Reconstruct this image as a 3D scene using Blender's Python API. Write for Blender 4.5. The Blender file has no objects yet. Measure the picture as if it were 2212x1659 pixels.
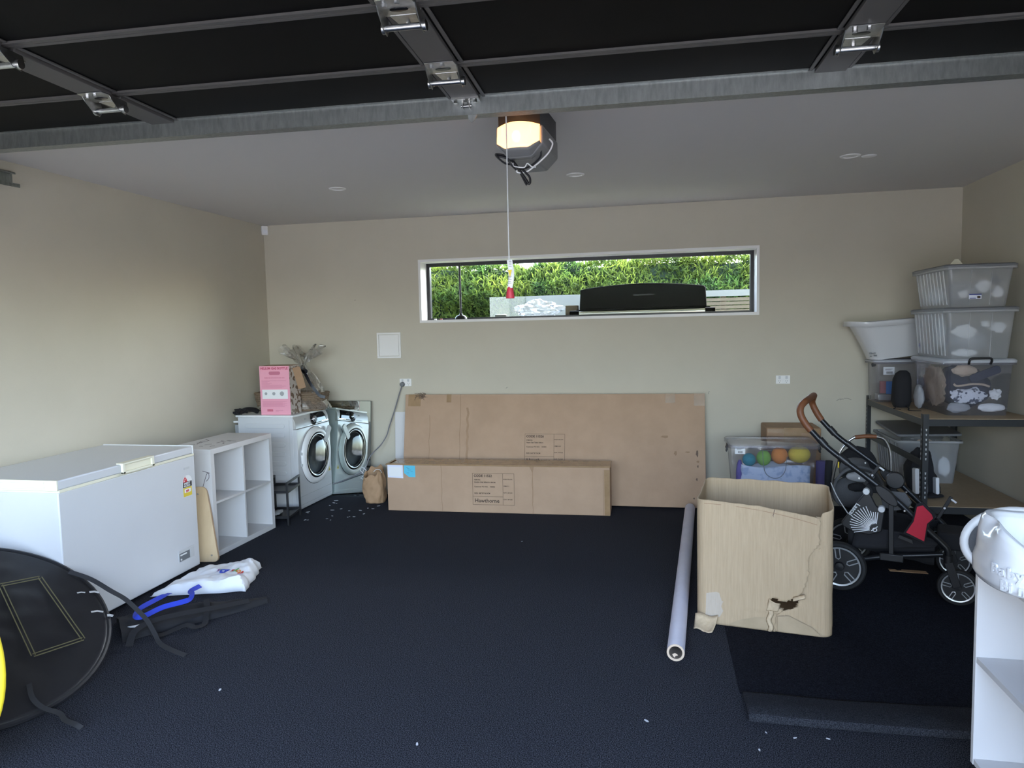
import bpy, bmesh, math, random
from mathutils import Vector, Matrix, noise
PI = math.pi
sc = bpy.context.scene
C = sc.collection
# ---------------------------------------------------------------- camera
cam_d = bpy.data.cameras.new('camera'); cam = bpy.data.objects.new('camera', cam_d); C.objects.link(cam)
CAM_H, YAW, PITCH, ROLL, FPX = 1.56536, -0.20191, -0.07843, -0.02238, 1535.776
_f = Vector((math.sin(YAW)*math.cos(PITCH), math.cos(YAW)*math.cos(PITCH), math.sin(PITCH)))
_r0 = Vector((math.cos(YAW), -math.sin(YAW), 0)); _u0 = _r0.cross(_f)
_r = _r0*math.cos(ROLL) + _u0*math.sin(ROLL); _u = -_r0*math.sin(ROLL) + _u0*math.cos(ROLL)
cam.matrix_world = Matrix(((_r.x, _u.x, -_f.x, 0), (_r.y, _u.y, -_f.y, 0), (_r.z, _u.z, -_f.z, CAM_H), (0, 0, 0, 1)))
cam_d.sensor_width = 36; cam_d.sensor_fit = 'HORIZONTAL'; cam_d.lens = FPX/2212*36
cam_d.clip_start = 0.05; cam_d.clip_end = 200
sc.camera = cam
# ---------------------------------------------------------------- sky, sun, exposure
SUN_DIR = Vector((0.45, 0.48, 0.75)).normalized()      # towards the sun: high, from the right, beyond the back of the house
w = bpy.data.worlds.new('sky'); sc.world = w; w.use_nodes = True
nt = w.node_tree; nt.nodes.clear()
sky = nt.nodes.new('ShaderNodeTexSky'); sky.sky_type = 'NISHITA'; sky.sun_disc = False
sky.sun_elevation = math.asin(SUN_DIR.z); sky.sun_rotation = math.atan2(SUN_DIR.x, SUN_DIR.y)
sky.air_density = 1.0; sky.dust_density = 2.5; sky.ozone_density = 1.0
hsv = nt.nodes.new('ShaderNodeHueSaturation'); hsv.inputs['Saturation'].default_value = 0.85
bg = nt.nodes.new('ShaderNodeBackground'); bg.inputs['Strength'].default_value = 0.80
out = nt.nodes.new('ShaderNodeOutputWorld')
nt.links.new(sky.outputs[0], hsv.inputs['Color']); nt.links.new(hsv.outputs[0], bg.inputs['Color']); nt.links.new(bg.outputs[0], out.inputs['Surface'])
sun_d = bpy.data.lights.new('sun', 'SUN'); sun_d.energy = 3.2; sun_d.angle = 0.02; sun_d.color = (1.0, 0.93, 0.82)
sun = bpy.data.objects.new('sun', sun_d); C.objects.link(sun); sun.rotation_euler = SUN_DIR.to_track_quat('Z', 'Y').to_euler(); sun.location = (20, 3, 15)
sc.view_settings.view_transform = 'Standard'; sc.view_settings.look = 'None'
sc.view_settings.exposure = 2.18; sc.view_settings.gamma = 1.0; sc.view_settings.use_curve_mapping = False
sc.cycles.max_bounces = 10; sc.cycles.diffuse_bounces = 6; sc.cycles.glossy_bounces = 5; sc.cycles.transparent_max_bounces = 24
sc.cycles.transmission_bounces = 8; sc.cycles.sample_clamp_indirect = 6.0
def portal(name, loc, rot, sx, sy):                      # daylight portals: guide the sky light through the openings
    d = bpy.data.lights.new(name, 'AREA'); d.shape = 'RECTANGLE'; d.size = sx; d.size_y = sy; d.cycles.is_portal = True
    o = bpy.data.objects.new(name, d); C.objects.link(o); o.location = loc; o.rotation_euler = rot
portal('door_daylight_portal', (-0.7, 0.36, 1.16), (PI/2, 0, 0), 5.5, 2.32)
portal('window_daylight_portal', (-0.655, 6.52, 1.92), (-PI/2, 0, 0), 2.95, 0.52)
# ---------------------------------------------------------------- helpers
class MB:
    def __init__(s, M=None): s.v = []; s.f = []; s.M = M or Matrix()
    def add(s, vs, fs):
        o = len(s.v); s.v += [s.M @ Vector(v) for v in vs]; s.f += [tuple(i+o for i in f) for f in fs]; return s
    def box(s, a, b):
        x0, y0, z0 = a; x1, y1, z1 = b
        return s.add([(x0,y0,z0),(x1,y0,z0),(x1,y1,z0),(x0,y1,z0),(x0,y0,z1),(x1,y0,z1),(x1,y1,z1),(x0,y1,z1)],
            [(3,2,1,0),(4,5,6,7),(0,1,5,4),(1,2,6,5),(2,3,7,6),(3,0,4,7)])
    def taper(s, b0, b1, z0, z1):                       # frustum: b = (x0,x1,y0,y1)
        return s.add([(b0[0],b0[2],z0),(b0[1],b0[2],z0),(b0[1],b0[3],z0),(b0[0],b0[3],z0),(b1[0],b1[2],z1),(b1[1],b1[2],z1),(b1[1],b1[3],z1),(b1[0],b1[3],z1)],
            [(3,2,1,0),(4,5,6,7),(0,1,5,4),(1,2,6,5),(2,3,7,6),(3,0,4,7)])
    def bar(s, p, q, w, h, up=(0,0,1)):
        p = Vector(p); q = Vector(q); d = (q-p).normalized(); up = Vector(up)
        if abs(d.dot(up)) > 0.99: up = Vector((1,0,0))
        a = d.cross(up).normalized()*w/2; b = a.cross(d).normalized()*h/2
        vs = [p-a-b, p+a-b, p+a+b, p-a+b, q-a-b, q+a-b, q+a+b, q-a+b]
        return s.add(vs, [(3,2,1,0),(4,5,6,7),(0,1,5,4),(1,2,6,5),(2,3,7,6),(3,0,4,7)])
    def cyl(s, p, q, r, r2=None, n=16, caps=True):
        p = Vector(p); q = Vector(q); r2 = r if r2 is None else r2; d = (q-p).normalized()
        a = d.orthogonal().normalized(); b = d.cross(a)
        vs = [p + (a*math.cos(2*PI*i/n) + b*math.sin(2*PI*i/n))*r for i in range(n)] + [q + (a*math.cos(2*PI*i/n) + b*math.sin(2*PI*i/n))*r2 for i in range(n)]
        fs = [(i, (i+1) % n, n+(i+1) % n, n+i) for i in range(n)]
        if caps: fs += [tuple(range(n-1, -1, -1)), tuple(range(n, 2*n))]
        return s.add(vs, fs)
    def tube(s, pts, r, n=8, closed=False):
        pts = [Vector(p) for p in pts]; m = len(pts); rs = r if isinstance(r, (list, tuple)) else [r]*m
        tg = []
        for i in range(m):
            a = pts[i-1] if (i > 0 or closed) else pts[i]; b = pts[(i+1) % m] if (i < m-1 or closed) else pts[i]
            tg.append((b-a).normalized())
        nr = tg[0].orthogonal().normalized(); vs = []
        for i in range(m):
            nr = (nr - tg[i]*nr.dot(tg[i])); nr = nr.normalized() if nr.length > 1e-6 else tg[i].orthogonal().normalized()
            b = tg[i].cross(nr)
            vs += [pts[i] + (nr*math.cos(2*PI*k/n) + b*math.sin(2*PI*k/n))*rs[i] for k in range(n)]
        fs = []
        for i in range(m if closed else m-1):
            j = (i+1) % m
            fs += [(i*n+k, i*n+(k+1) % n, j*n+(k+1) % n, j*n+k) for k in range(n)]
        if not closed: fs += [tuple(range(n-1, -1, -1)), tuple(range((m-1)*n, m*n))]
        return s.add(vs, fs)
    def lathe(s, prof, c=(0,0,0), n=32, ax=None):        # prof: (r, h) pairs; ax: 3x3 frame (X, Y, axis)
        c = Vector(c); X, Y, Z = ax or (Vector((1,0,0)), Vector((0,1,0)), Vector((0,0,1)))
        vs = []
        for r, h in prof: vs += [c + Z*h + (X*math.cos(2*PI*i/n) + Y*math.sin(2*PI*i/n))*max(r, 1e-5) for i in range(n)]
        fs = []
        for j in range(len(prof)-1): fs += [(j*n+i, j*n+(i+1) % n, (j+1)*n+(i+1) % n, (j+1)*n+i) for i in range(n)]
        return s.add(vs, fs)
    def prism(s, outl, d, c=(0,0,0), ax=None):           # 2-D outline extruded by d along the frame's third axis
        c = Vector(c); X, Y, Z = ax or (Vector((1,0,0)), Vector((0,1,0)), Vector((0,0,1))); n = len(outl)
        vs = [c + X*a + Y*b for a, b in outl] + [c + X*a + Y*b + Z*d for a, b in outl]
        return s.add(vs, [tuple(range(n-1, -1, -1)), tuple(range(n, 2*n))] + [(i, (i+1) % n, n+(i+1) % n, n+i) for i in range(n)])
    def grid(s, fn, nu, nv, cu=False, cv=False):
        vs = [fn(i/(nu if cu else nu-1), j/(nv if cv else nv-1)) for i in range(nu) for j in range(nv)]
        fs = [(i*nv+j, ((i+1) % nu)*nv+j, ((i+1) % nu)*nv+(j+1) % nv, i*nv+(j+1) % nv) for i in range(nu if cu else nu-1) for j in range(nv if cv else nv-1)]
        return s.add(vs, fs)
    def ribbon(s, pts, wd, nrm=(0,0,1), th=0.002):       # flat strap
        pts = [Vector(p) for p in pts]; m = len(pts); vs = []; ns = nrm if isinstance(nrm, list) else [nrm]*m
        for i in range(m):
            t = (pts[min(i+1, m-1)] - pts[max(i-1, 0)]).normalized(); nn = Vector(ns[i]); a = t.cross(nn).normalized()*wd/2; nn = a.cross(t).normalized()*th/2
            vs += [pts[i]-a-nn, pts[i]+a-nn, pts[i]+a+nn, pts[i]-a+nn]
        fs = [(3,2,1,0), tuple(range((m-1)*4, m*4))]
        for i in range(m-1): fs += [(i*4+k, i*4+(k+1) % 4, i*4+4+(k+1) % 4, i*4+4+k) for k in range(4)]
        return s.add(vs, fs)
    def build(s, name, m, root=None, parent=None, bevel=0, seg=2, smooth=40, solid=0, sub=0):
        me = bpy.data.meshes.new(name); off = root.location if root else Vector((0,0,0))
        me.from_pydata([v-off for v in s.v], [], s.f); me.update()
        bm = bmesh.new(); bm.from_mesh(me); bmesh.ops.recalc_face_normals(bm, faces=bm.faces); bm.to_mesh(me); bm.free()
        me.materials.append(m if not isinstance(m, str) else MAT[m])
        if smooth: me.shade_smooth(); me.set_sharp_from_angle(angle=math.radians(smooth))
        o = bpy.data.objects.new(name, me); C.objects.link(o)
        if parent or root: o.parent = parent or root
        if sub: d = o.modifiers.new('subsurf', 'SUBSURF'); d.levels = sub; d.render_levels = sub
        if solid: d = o.modifiers.new('solid', 'SOLIDIFY'); d.thickness = solid; d.offset = 0
        if bevel: d = o.modifiers.new('bevel', 'BEVEL'); d.width = bevel; d.segments = seg; d.limit_method = 'ANGLE'; d.angle_limit = math.radians(35); d.harden_normals = False
        return o
def tag(o, label, cat, group=None, kind=None):
    if label: o['label'] = label
    if cat: o['category'] = cat
    if group: o['group'] = group
    if kind: o['kind'] = kind
    return o
def thing(name, label, cat, loc=(0,0,0), group=None):
    o = bpy.data.objects.new(name, None); C.objects.link(o); o.location = loc; o.empty_display_size = 0.1
    return tag(o, label, cat, group)
def one(mb, name, m, label, cat, loc, group=None, **k):  # a thing that is one mesh, origin at loc
    e = Vector(loc); me_v = mb.v; mb.v = [v-e for v in me_v]
    o = mb.build(name, m, **k); o.location = e
    return tag(o, label, cat, group)
def struct(o, label=None): 
    o['kind'] = 'structure'
    if label: o['label'] = label
    return o
def T(loc, rz=0, rx=0, ry=0): return Matrix.Translation(Vector(loc)) @ Matrix.Rotation(rz, 4, 'Z') @ Matrix.Rotation(ry, 4, 'Y') @ Matrix.Rotation(rx, 4, 'X')
def frame(o, x, y):                                      # 4x4 with origin o, first axis x, second axis ~y
    x = Vector(x).normalized(); y = Vector(y); z = x.cross(y).normalized(); y = z.cross(x)
    return Matrix(((x.x,y.x,z.x,o[0]),(x.y,y.y,z.y,o[1]),(x.z,y.z,z.z,o[2]),(0,0,0,1)))
def rrect(x0, x1, y0, y1, r, n=5):
    o = []
    for cx, cy, a in ((x1-r,y1-r,0),(x0+r,y1-r,PI/2),(x0+r,y0+r,PI),(x1-r,y0+r,1.5*PI)):
        o += [(cx+r*math.cos(a+PI/2*i/n), cy+r*math.sin(a+PI/2*i/n)) for i in range(n+1)]
    return o
def spline(pts, k=8):                                    # Catmull-Rom through points
    P = [Vector(p) for p in pts]; P = [P[0]*2-P[1]] + P + [P[-1]*2-P[-2]]; o = []
    for i in range(1, len(P)-2):
        a, b, c, d = P[i-1:i+3]
        for j in range(k):
            t = j/k; o.append(0.5*((2*b) + (c-a)*t + (2*a-5*b+4*c-d)*t*t + (3*b-a-3*c+d)*t*t*t))
    return o + [P[-2]]
def text_mb(body, size, M, ext=0.0004, align='LEFT', bold=0.0, spacing=1.0, mb=None, sx=1.0):
    cu = bpy.data.curves.new('t', 'FONT'); cu.body = body; cu.size = size; cu.extrude = ext; cu.align_x = align; cu.offset = bold; cu.space_character = spacing; cu.resolution_u = 2
    o = bpy.data.objects.new('t', cu); C.objects.link(o); dg = bpy.context.evaluated_depsgraph_get(); dg.update()
    me = bpy.data.meshes.new_from_object(o.evaluated_get(dg)); bpy.data.objects.remove(o); bpy.data.curves.remove(cu)
    mb = mb or MB(); k = mb.M; mb.M = M
    mb.add([(v.co.x*sx, v.co.y, v.co.z) for v in me.vertices], [tuple(p.vertices) for p in me.polygons]); mb.M = k; bpy.data.meshes.remove(me)
    return mb
def blob(mb, c, r, seed, amp=0.25, freq=2.0, nu=20, nv=12, flat=None):   # crumpled lump of cloth or paper
    c = Vector(c)
    def f(u, v):
        a = 2*PI*u; b = PI*(v*0.998+0.001)-PI/2; d = Vector((math.cos(a)*math.cos(b), math.sin(a)*math.cos(b), math.sin(b)))
        k = 1 + amp*noise.noise(d*freq + Vector((seed*7.3, seed*1.7, seed*3.1))) + amp*0.5*noise.noise(d*freq*2.7 + Vector((seed, 5, 9)))
        p = c + Vector((d.x*r[0], d.y*r[1], d.z*r[2]))*k
        if flat is not None: p.z = max(p.z, flat)
        return p
    return mb.grid(f, nu, nv, cu=True)
MAT = {}
def mat(name, col, rough=0.5, metal=0.0, col2=None, nscale=8.0, nmix=(0.35, 0.65), bump=0.0, bscale=60.0, stretch=None, alpha=1.0, emis=None, estr=0.0, trans=0.0, coat=0.0, spec=0.5, sheen=0.0, ior=1.45, detail=6.0):
    m = bpy.data.materials.new(name); m.use_nodes = True; t = m.node_tree; N = t.nodes; L = t.links
    b = N['Principled BSDF']; b.inputs['Base Color'].default_value = (*col, 1); b.inputs['Roughness'].default_value = rough; b.inputs['Metallic'].default_value = metal
    b.inputs['Specular IOR Level'].default_value = spec; b.inputs['Alpha'].default_value = alpha; b.inputs['Transmission Weight'].default_value = trans; b.inputs['Coat Weight'].default_value = coat; b.inputs['IOR'].default_value = ior
    b.inputs['Sheen Weight'].default_value = sheen
    if emis: b.inputs['Emission Color'].default_value = (*emis, 1); b.inputs['Emission Strength'].default_value = estr
    tc = N.new('ShaderNodeTexCoord'); vec = tc.outputs['Object']
    if stretch:
        mp = N.new('ShaderNodeMapping'); mp.inputs['Scale'].default_value = stretch; L.new(vec, mp.inputs['Vector']); vec = mp.outputs[0]
    if col2:
        n = N.new('ShaderNodeTexNoise'); n.inputs['Scale'].default_value = nscale; n.inputs['Detail'].default_value = detail; n.inputs['Roughness'].default_value = 0.6; L.new(vec, n.inputs['Vector'])
        r = N.new('ShaderNodeValToRGB'); r.color_ramp.elements[0].position = nmix[0]; r.color_ramp.elements[1].position = nmix[1]
        r.color_ramp.elements[0].color = (*col, 1); r.color_ramp.elements[1].color = (*col2, 1); L.new(n.outputs['Fac'], r.inputs['Fac']); L.new(r.outputs['Color'], b.inputs['Base Color'])
    if bump:
        n2 = N.new('ShaderNodeTexNoise'); n2.inputs['Scale'].default_value = bscale; n2.inputs['Detail'].default_value = 4; L.new(vec, n2.inputs['Vector'])
        bp = N.new('ShaderNodeBump'); bp.inputs['Strength'].default_value = bump; bp.inputs['Distance'].default_value = 0.01; L.new(n2.outputs['Fac'], bp.inputs['Height']); L.new(bp.outputs[0], b.inputs['Normal'])
    MAT[name] = m; return m
def film(name, base, rough, tint=(1,1,1), body=(0.9,0.9,0.9), haze=0.0):   # thin clear film: mostly see-through, glossy, with an optional milky haze
    m = bpy.data.materials.new(name); m.use_nodes = True; t = m.node_tree; N = t.nodes; L = t.links; N.clear()
    o = N.new('ShaderNodeOutputMaterial'); mx = N.new('ShaderNodeMixShader'); tr = N.new('ShaderNodeBsdfTransparent'); gl = N.new('ShaderNodeBsdfGlossy'); lw = N.new('ShaderNodeLayerWeight'); mp = N.new('ShaderNodeMapRange')
    tr.inputs[0].default_value = (*tint, 1); gl.inputs['Roughness'].default_value = rough; lw.inputs['Blend'].default_value = 0.35; mp.inputs['To Min'].default_value = base; mp.inputs['To Max'].default_value = min(1, base+0.5)
    L.new(lw.outputs['Fresnel'], mp.inputs['Value']); L.new(mp.outputs[0], mx.inputs[0]); src = tr.outputs[0]
    if haze:
        df = N.new('ShaderNodeBsdfDiffuse'); tl = N.new('ShaderNodeBsdfTranslucent'); ad = N.new('ShaderNodeMixShader'); m2 = N.new('ShaderNodeMixShader'); df.inputs[0].default_value = (*body, 1); tl.inputs[0].default_value = (*body, 1)
        L.new(df.outputs[0], ad.inputs[1]); L.new(tl.outputs[0], ad.inputs[2]); m2.inputs[0].default_value = haze; L.new(tr.outputs[0], m2.inputs[1]); L.new(ad.outputs[0], m2.inputs[2]); src = m2.outputs[0]
    L.new(src, mx.inputs[1]); L.new(gl.outputs[0], mx.inputs[2]); L.new(mx.outputs[0], o.inputs[0]); MAT[name] = m; return m
mat('wall_paint', (0.545,0.505,0.412), 0.75, bump=0.08, bscale=260, col2=(0.525,0.486,0.395), nscale=2.5)
mat('ceiling_paint', (0.62,0.60,0.585), 0.85, bump=0.05, bscale=200)
mat('white_trim', (0.80,0.79,0.77), 0.45)
mat('white_enamel', (0.62,0.63,0.65), 0.28, col2=(0.60,0.61,0.63), nscale=1.5)
mat('white_melamine', (0.62,0.61,0.61), 0.35)
mat('white_plastic', (0.80,0.80,0.80), 0.35)
mat('gloss_white_plastic', (0.60,0.605,0.62), 0.18, coat=0.3)
mat('cream_plastic', (0.80,0.77,0.62), 0.4)
mat('grey_plastic', (0.35,0.36,0.37), 0.45)
mat('light_grey_plastic', (0.55,0.56,0.57), 0.4)
mat('black_plastic', (0.012,0.012,0.014), 0.4)
mat('gloss_black', (0.006,0.006,0.008), 0.08)
mat('black_metal', (0.014,0.014,0.016), 0.38)
mat('black_tube_metal', (0.014,0.015,0.018), 0.32, metal=0.3)
mat('black_fabric', (0.013,0.013,0.016), 0.9, bump=0.2, bscale=500)
mat('dark_navy_fabric', (0.02,0.022,0.035), 0.85, bump=0.2, bscale=400)
mat('grey_fabric', (0.085,0.085,0.09), 0.9, bump=0.3, bscale=600, col2=(0.11,0.11,0.115), nscale=300)
mat('light_grey_fabric', (0.33,0.33,0.34), 0.9, bump=0.2, bscale=200)
mat('chrome', (0.75,0.75,0.77), 0.12, metal=1.0)
mat('steel', (0.55,0.55,0.55), 0.3, metal=1.0)
mat('galvanised', (0.24,0.255,0.245), 0.40, metal=0.9, col2=(0.32,0.335,0.325), nscale=60, stretch=(1,1,0.25), bump=0.05, bscale=90)
mat('zinc', (0.55,0.55,0.54), 0.28, metal=1.0, col2=(0.42,0.42,0.40), nscale=40)
mat('door_panel_black', (0.0028,0.0026,0.0026), 0.6, col2=(0.0045,0.004,0.004), nscale=3, spec=0.1)
mat('door_rail_grey', (0.075,0.070,0.066), 0.5)
mat('cardboard', (0.455,0.310,0.210), 0.8, col2=(0.415,0.280,0.188), nscale=5, bump=0.05, bscale=80, spec=0.2)
mat('cardboard_dark', (0.36,0.225,0.13), 0.6, col2=(0.31,0.19,0.11), nscale=9)
mat('packing_tape', (0.30,0.19,0.10), 0.22, col2=(0.36,0.23,0.125), nscale=14, coat=0.3)
mat('print_ink', (0.055,0.035,0.025), 0.7)
mat('carpet', (0.005,0.0055,0.009), 1.0, col2=(0.088,0.093,0.116), nscale=240, nmix=(0.42, 0.66), bump=0.6, bscale=420, spec=0.1, detail=3)
mat('carpet_mat', (0.004,0.0045,0.008), 1.0, col2=(0.026,0.029,0.042), nscale=240, nmix=(0.42, 0.72), bump=0.6, bscale=420, spec=0.1, detail=5)
mat('carpet_backing', (0.012,0.013,0.018), 1.0, col2=(0.075,0.08,0.095), nscale=300, nmix=(0.38, 0.75), bump=0.9, bscale=260, spec=0.1, detail=3)
mat('brown_paper', (0.43,0.27,0.155), 0.75, col2=(0.38,0.235,0.13), nscale=12, bump=0.3, bscale=25)
# ================================================================ room shell
X0, X1, YB, YF, ZC = -3.717, 2.390, 6.353, 0.30, 2.603
struct(MB().box((X0-0.2, YF-0.02, -0.12), (X1+0.2, YB+0.2, 0.0)).build('floor', 'carpet', smooth=0), 'dark navy carpet covering the garage floor')
struct(MB().box((X0-0.3, YF-0.35, ZC), (X1+0.3, YB+1.10, ZC+0.2)).build('ceiling', 'ceiling_paint', smooth=0), 'plain painted garage ceiling')  # runs on past the back wall as an unseen eave, lengthened to shade the window
struct(MB().box((X0-0.2, YF-0.15, -0.1), (X0, YB+0.2, ZC)).build('wall_left', 'wall_paint', smooth=0), 'beige painted left garage wall')
struct(MB().box((X1, YF-0.15, -0.1), (X1+0.2, YB+0.2, ZC)).build('wall_right', 'wall_paint', smooth=0), 'beige painted right garage wall')
WX0, WX1, WZ0, WZ1 = -2.148, 0.838, 1.648, 2.200       # window opening
m = MB()
m.box((X0, YB, -0.1), (WX0, YB+0.26, ZC)); m.box((WX1, YB, -0.1), (X1, YB+0.26, ZC)); m.box((WX0, YB, -0.1), (WX1, YB+0.26, WZ0)); m.box((WX0, YB, WZ1), (WX1, YB+0.26, ZC))
struct(m.build('wall_back', 'wall_paint', smooth=0), 'beige painted back garage wall with a long window')
m = MB()
m.box((X0, YF-0.15, -0.1), (-3.45, YF, ZC)); m.box((2.05, YF-0.15, -0.1), (X1, YF, ZC)); m.box((-3.45, YF-0.15, 2.32), (2.05, YF, ZC))
struct(m.build('wall_front', 'wall_paint', smooth=0), 'front garage wall around the open vehicle doorway')
# window: liner, architrave, black aluminium frame, glass
win = thing('window_1', 'long narrow window with white reveal and black frame in back wall', None, ((WX0+WX1)/2, YB, WZ0)); win['kind'] = 'structure'
m = MB(); t = 0.008
for a, b in (((WX0-0.014, -0.010, WZ1-t), (WX1+0.014, 0.002, WZ1+0.014)), ((WX0-0.014, -0.010, WZ0-0.016), (WX1+0.014, 0.002, WZ0+t)),
             ((WX0-0.014, -0.010, WZ0+t), (WX0+t, 0.002, WZ1-t)), ((WX1-t, -0.010, WZ0+t), (WX1+0.014, 0.002, WZ1-t))):
    m.box((a[0], YB+a[1], a[2]), (b[0], YB+b[1], b[2]))
m.build('architrave', 'white_trim', win)
m = MB()
m.box((WX0, YB+0.002, WZ1-t), (WX1, YB+0.20, WZ1+0.001)); m.box((WX0-0.001, YB+0.002, WZ0), (WX0+t, YB+0.20, WZ1-t)); m.box((WX1-t, YB+0.002, WZ0), (WX1+0.001, YB+0.20, WZ1-t)); 
m.build('reveal', 'white_trim', win)
MB().box((WX0+t, YB+0.002, WZ0-0.001), (WX1-t, YB+0.20, WZ0+t)).build('window_sill', 'white_trim', win)
m = MB(); f = 0.030; a0, a1, c0, c1 = WX0+t, WX1-t, WZ0+t, WZ1-t; y0, y1 = YB+0.17, YB+0.22
m.box((a0, y0, c1-f), (a1, y1, c1)); m.box((a0, y0, c0), (a1, y1, c0+f*0.6)); m.box((a0, y0, c0+f*0.6), (a0+f, y1, c1-f)); m.box((a1-f, y0, c0+f*0.6), (a1, y1, c1-f))
m.build('window_frame', 'black_metal', win)
g = bpy.data.materials.new('window_glass'); g.use_nodes = True; gt = g.node_tree; gt.nodes.clear()
go = gt.nodes.new('ShaderNodeOutputMaterial'); gm = gt.nodes.new('ShaderNodeMixShader'); gtr = gt.nodes.new('ShaderNodeBsdfTransparent'); ggl = gt.nodes.new('ShaderNodeBsdfGlossy'); gfr = gt.nodes.new('ShaderNodeFresnel')
gtr.inputs[0].default_value = (0.95,0.97,0.96,1); ggl.inputs['Roughness'].default_value = 0.0; gfr.inputs[0].default_value = 1.06
gt.links.new(gfr.outputs[0], gm.inputs[0]); gt.links.new(gtr.outputs[0], gm.inputs[1]); gt.links.new(ggl.outputs[0], gm.inputs[2]); gt.links.new(gm.outputs[0], go.inputs[0]); MAT['window_glass'] = g
MB().box((a0+f-0.005, YB+0.193, c0+f*0.6-0.005), (a1-f+0.005, YB+0.198, c1-f+0.005)).build('pane', 'window_glass', win, smooth=0)
# ---------------------------------------------------------------- outside
mat('concrete', (0.25,0.245,0.24), 0.9, col2=(0.21,0.205,0.20), nscale=3, bump=0.2, bscale=40)
mat('lawn', (0.10,0.14,0.05), 0.95, col2=(0.16,0.17,0.07), nscale=6)
struct(MB().box((-30, -40, -0.25), (30, YF-0.02, -0.03)).build('driveway', 'concrete', smooth=0), 'pale concrete driveway outside the open doorway')
struct(MB().box((-30, YB+0.27, 0.4), (30, 45, 0.7)).build('back_garden', 'lawn', smooth=0), 'raised lawn behind the garage')
mat('blocker_dark', (0.10,0.10,0.105), 0.8)
struct(MB().box((-4.38, -9.0, -0.2), (-4.03, YF-0.15, 4.6)).build('sky_blocker_wall', 'blocker_dark', smooth=0), 'unseen dark wall added beside the driveway to block sky light')  # added out of view: cuts left-hand sky so the room's right side darkens
# ================================================================ open sectional door under the ceiling
DM = T((-0.735, 2.51, 2.50), math.radians(1.9))          # local: x along the panel, y into the room, z up; joint line at y = 0
door = thing('door_1', 'black sectional garage door rolled up under the ceiling', None, (-0.735, 2.51, 2.50)); door['kind'] = 'structure'
PH = 0.485; DX0, DX1 = -2.85, 2.80
STX = (-2.80, -1.36, 0.0, 1.385, 2.75)
edges = [PH-0.055] + [-PH*i for i in range(0, 5)]
for i in range(5):
    ya, yb = edges[i+1]+0.002, edges[i]-0.002
    pn = MB(DM).box((DX0, ya, 0.004), (DX1, yb, 0.040)).build('door_panel', 'door_panel_black', door)
    MB(DM).box((DX0, ya, -0.004), (DX1, ya+0.017, 0.004)).build('rail', 'door_rail_grey', door, pn)
    if i: MB(DM).box((DX0, yb-0.017, -0.004), (DX1, yb, 0.004)).build('rail', 'door_rail_grey', door, pn)
    for x in STX:
        h = 0.055
        m = MB(DM); m.box((x-h, ya+0.022, -0.012), (x+h, yb-0.020, 0.003)); m.box((x-h-0.022, ya+0.022, -0.003), (x-h-0.008, yb-0.02, 0.003)); m.box((x+h+0.008, ya+0.022, -0.003), (x+h+0.022, yb-0.02, 0.003))
        m.build('stile', 'door_rail_grey', door, pn, bevel=0.002)
for x in STX:                                            # hinges with roller sleeves at each joint
    for j in range(0, 4):
        y = -PH*j
        m = MB(DM)
        m.prism([(x-0.052, y-0.075), (x+0.052, y-0.075), (x+0.058, y-0.02), (x+0.058, y+0.03), (x-0.058, y+0.03), (x-0.058, y-0.02)], 0.003, (0,0,-0.016))
        for sg in (-1, 1):
            X = x + sg*0.055
            ax = (Vector((0,1,0)), Vector((0,0,1)), Vector((1,0,0)))
            m.prism([(y-0.045, -0.014), (y+0.055, -0.014), (y+0.062, -0.045), (y+0.045, -0.066), (y+0.012, -0.060), (y-0.03, -0.03)], 0.003*sg, (X,0,0), ax)
        m.cyl((x-0.062, y+0.035, -0.047), (x+0.062, y+0.035, -0.047), 0.0095, n=14)
        m.cyl((x-0.068, y+0.035, -0.047), (x-0.056, y+0.035, -0.047), 0.016, n=14); m.cyl((x+0.056, y+0.035, -0.047), (x+0.068, y+0.035, -0.047), 0.016, n=14)
        m.prism([(x-0.04, y+0.025), (x+0.04, y+0.025), (x+0.03, y+0.095), (x-0.03, y+0.095)], 0.003, (0,0,-0.018))
        hg = m.build('hinge', 'zinc', door, bevel=0.001, seg=1)
        m = MB(DM)
        for bx, by in ((-0.03, -0.05), (0.01, -0.06), (0.0, 0.075)): m.cyl((x+bx, y+by, -0.014), (x+bx, y+by, -0.026), 0.008, n=6)
        m.build('bolt', 'steel', door, hg)
        m = MB(DM); m.prism([(x-0.028*math.cos(a), y-0.012-0.013*math.sin(a)) for a in [2*PI*k/14 for k in range(14)]], 0.0015, (0,0,-0.0175)); m.build('slot', 'gloss_black', door, hg)
# galvanised strut along the top edge
SY = PH-0.055-0.075
m = MB(DM)
m.box((DX0, SY, -0.066), (DX1, SY+0.003, 0.004)); m.box((DX0, SY-0.012, -0.001), (DX1, SY, 0.004)); m.box((DX0, SY, -0.069), (DX1, SY+0.06, -0.066)); m.box((DX0, SY+0.057, -0.066), (DX1, SY+0.06, 0.004)); m.box((DX0, SY-0.004, -0.0705), (DX1, SY+0.001, -0.066))
m.build('strut', 'galvanised', door)
m = MB(DM)                                               # opener bracket and drawbar arm at the centre
m.box((-0.055, SY-0.045, -0.020), (0.055, SY+0.0, -0.012)); m.box((-0.016, SY-0.02, -0.05), (-0.012, SY+0.0, -0.012)); m.box((0.012, SY-0.02, -0.05), (0.016, SY+0.0, -0.012))
for bx in (-0.04, 0.0, 0.04): m.cyl((bx, SY-0.03, -0.02), (bx, SY-0.03, -0.032), 0.009, n=6)
m.cyl((-0.022, SY-0.008, -0.038), (0.022, SY-0.008, -0.038), 0.006)
m.build('bracket', 'zinc', door)
m = MB(DM)
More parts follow.
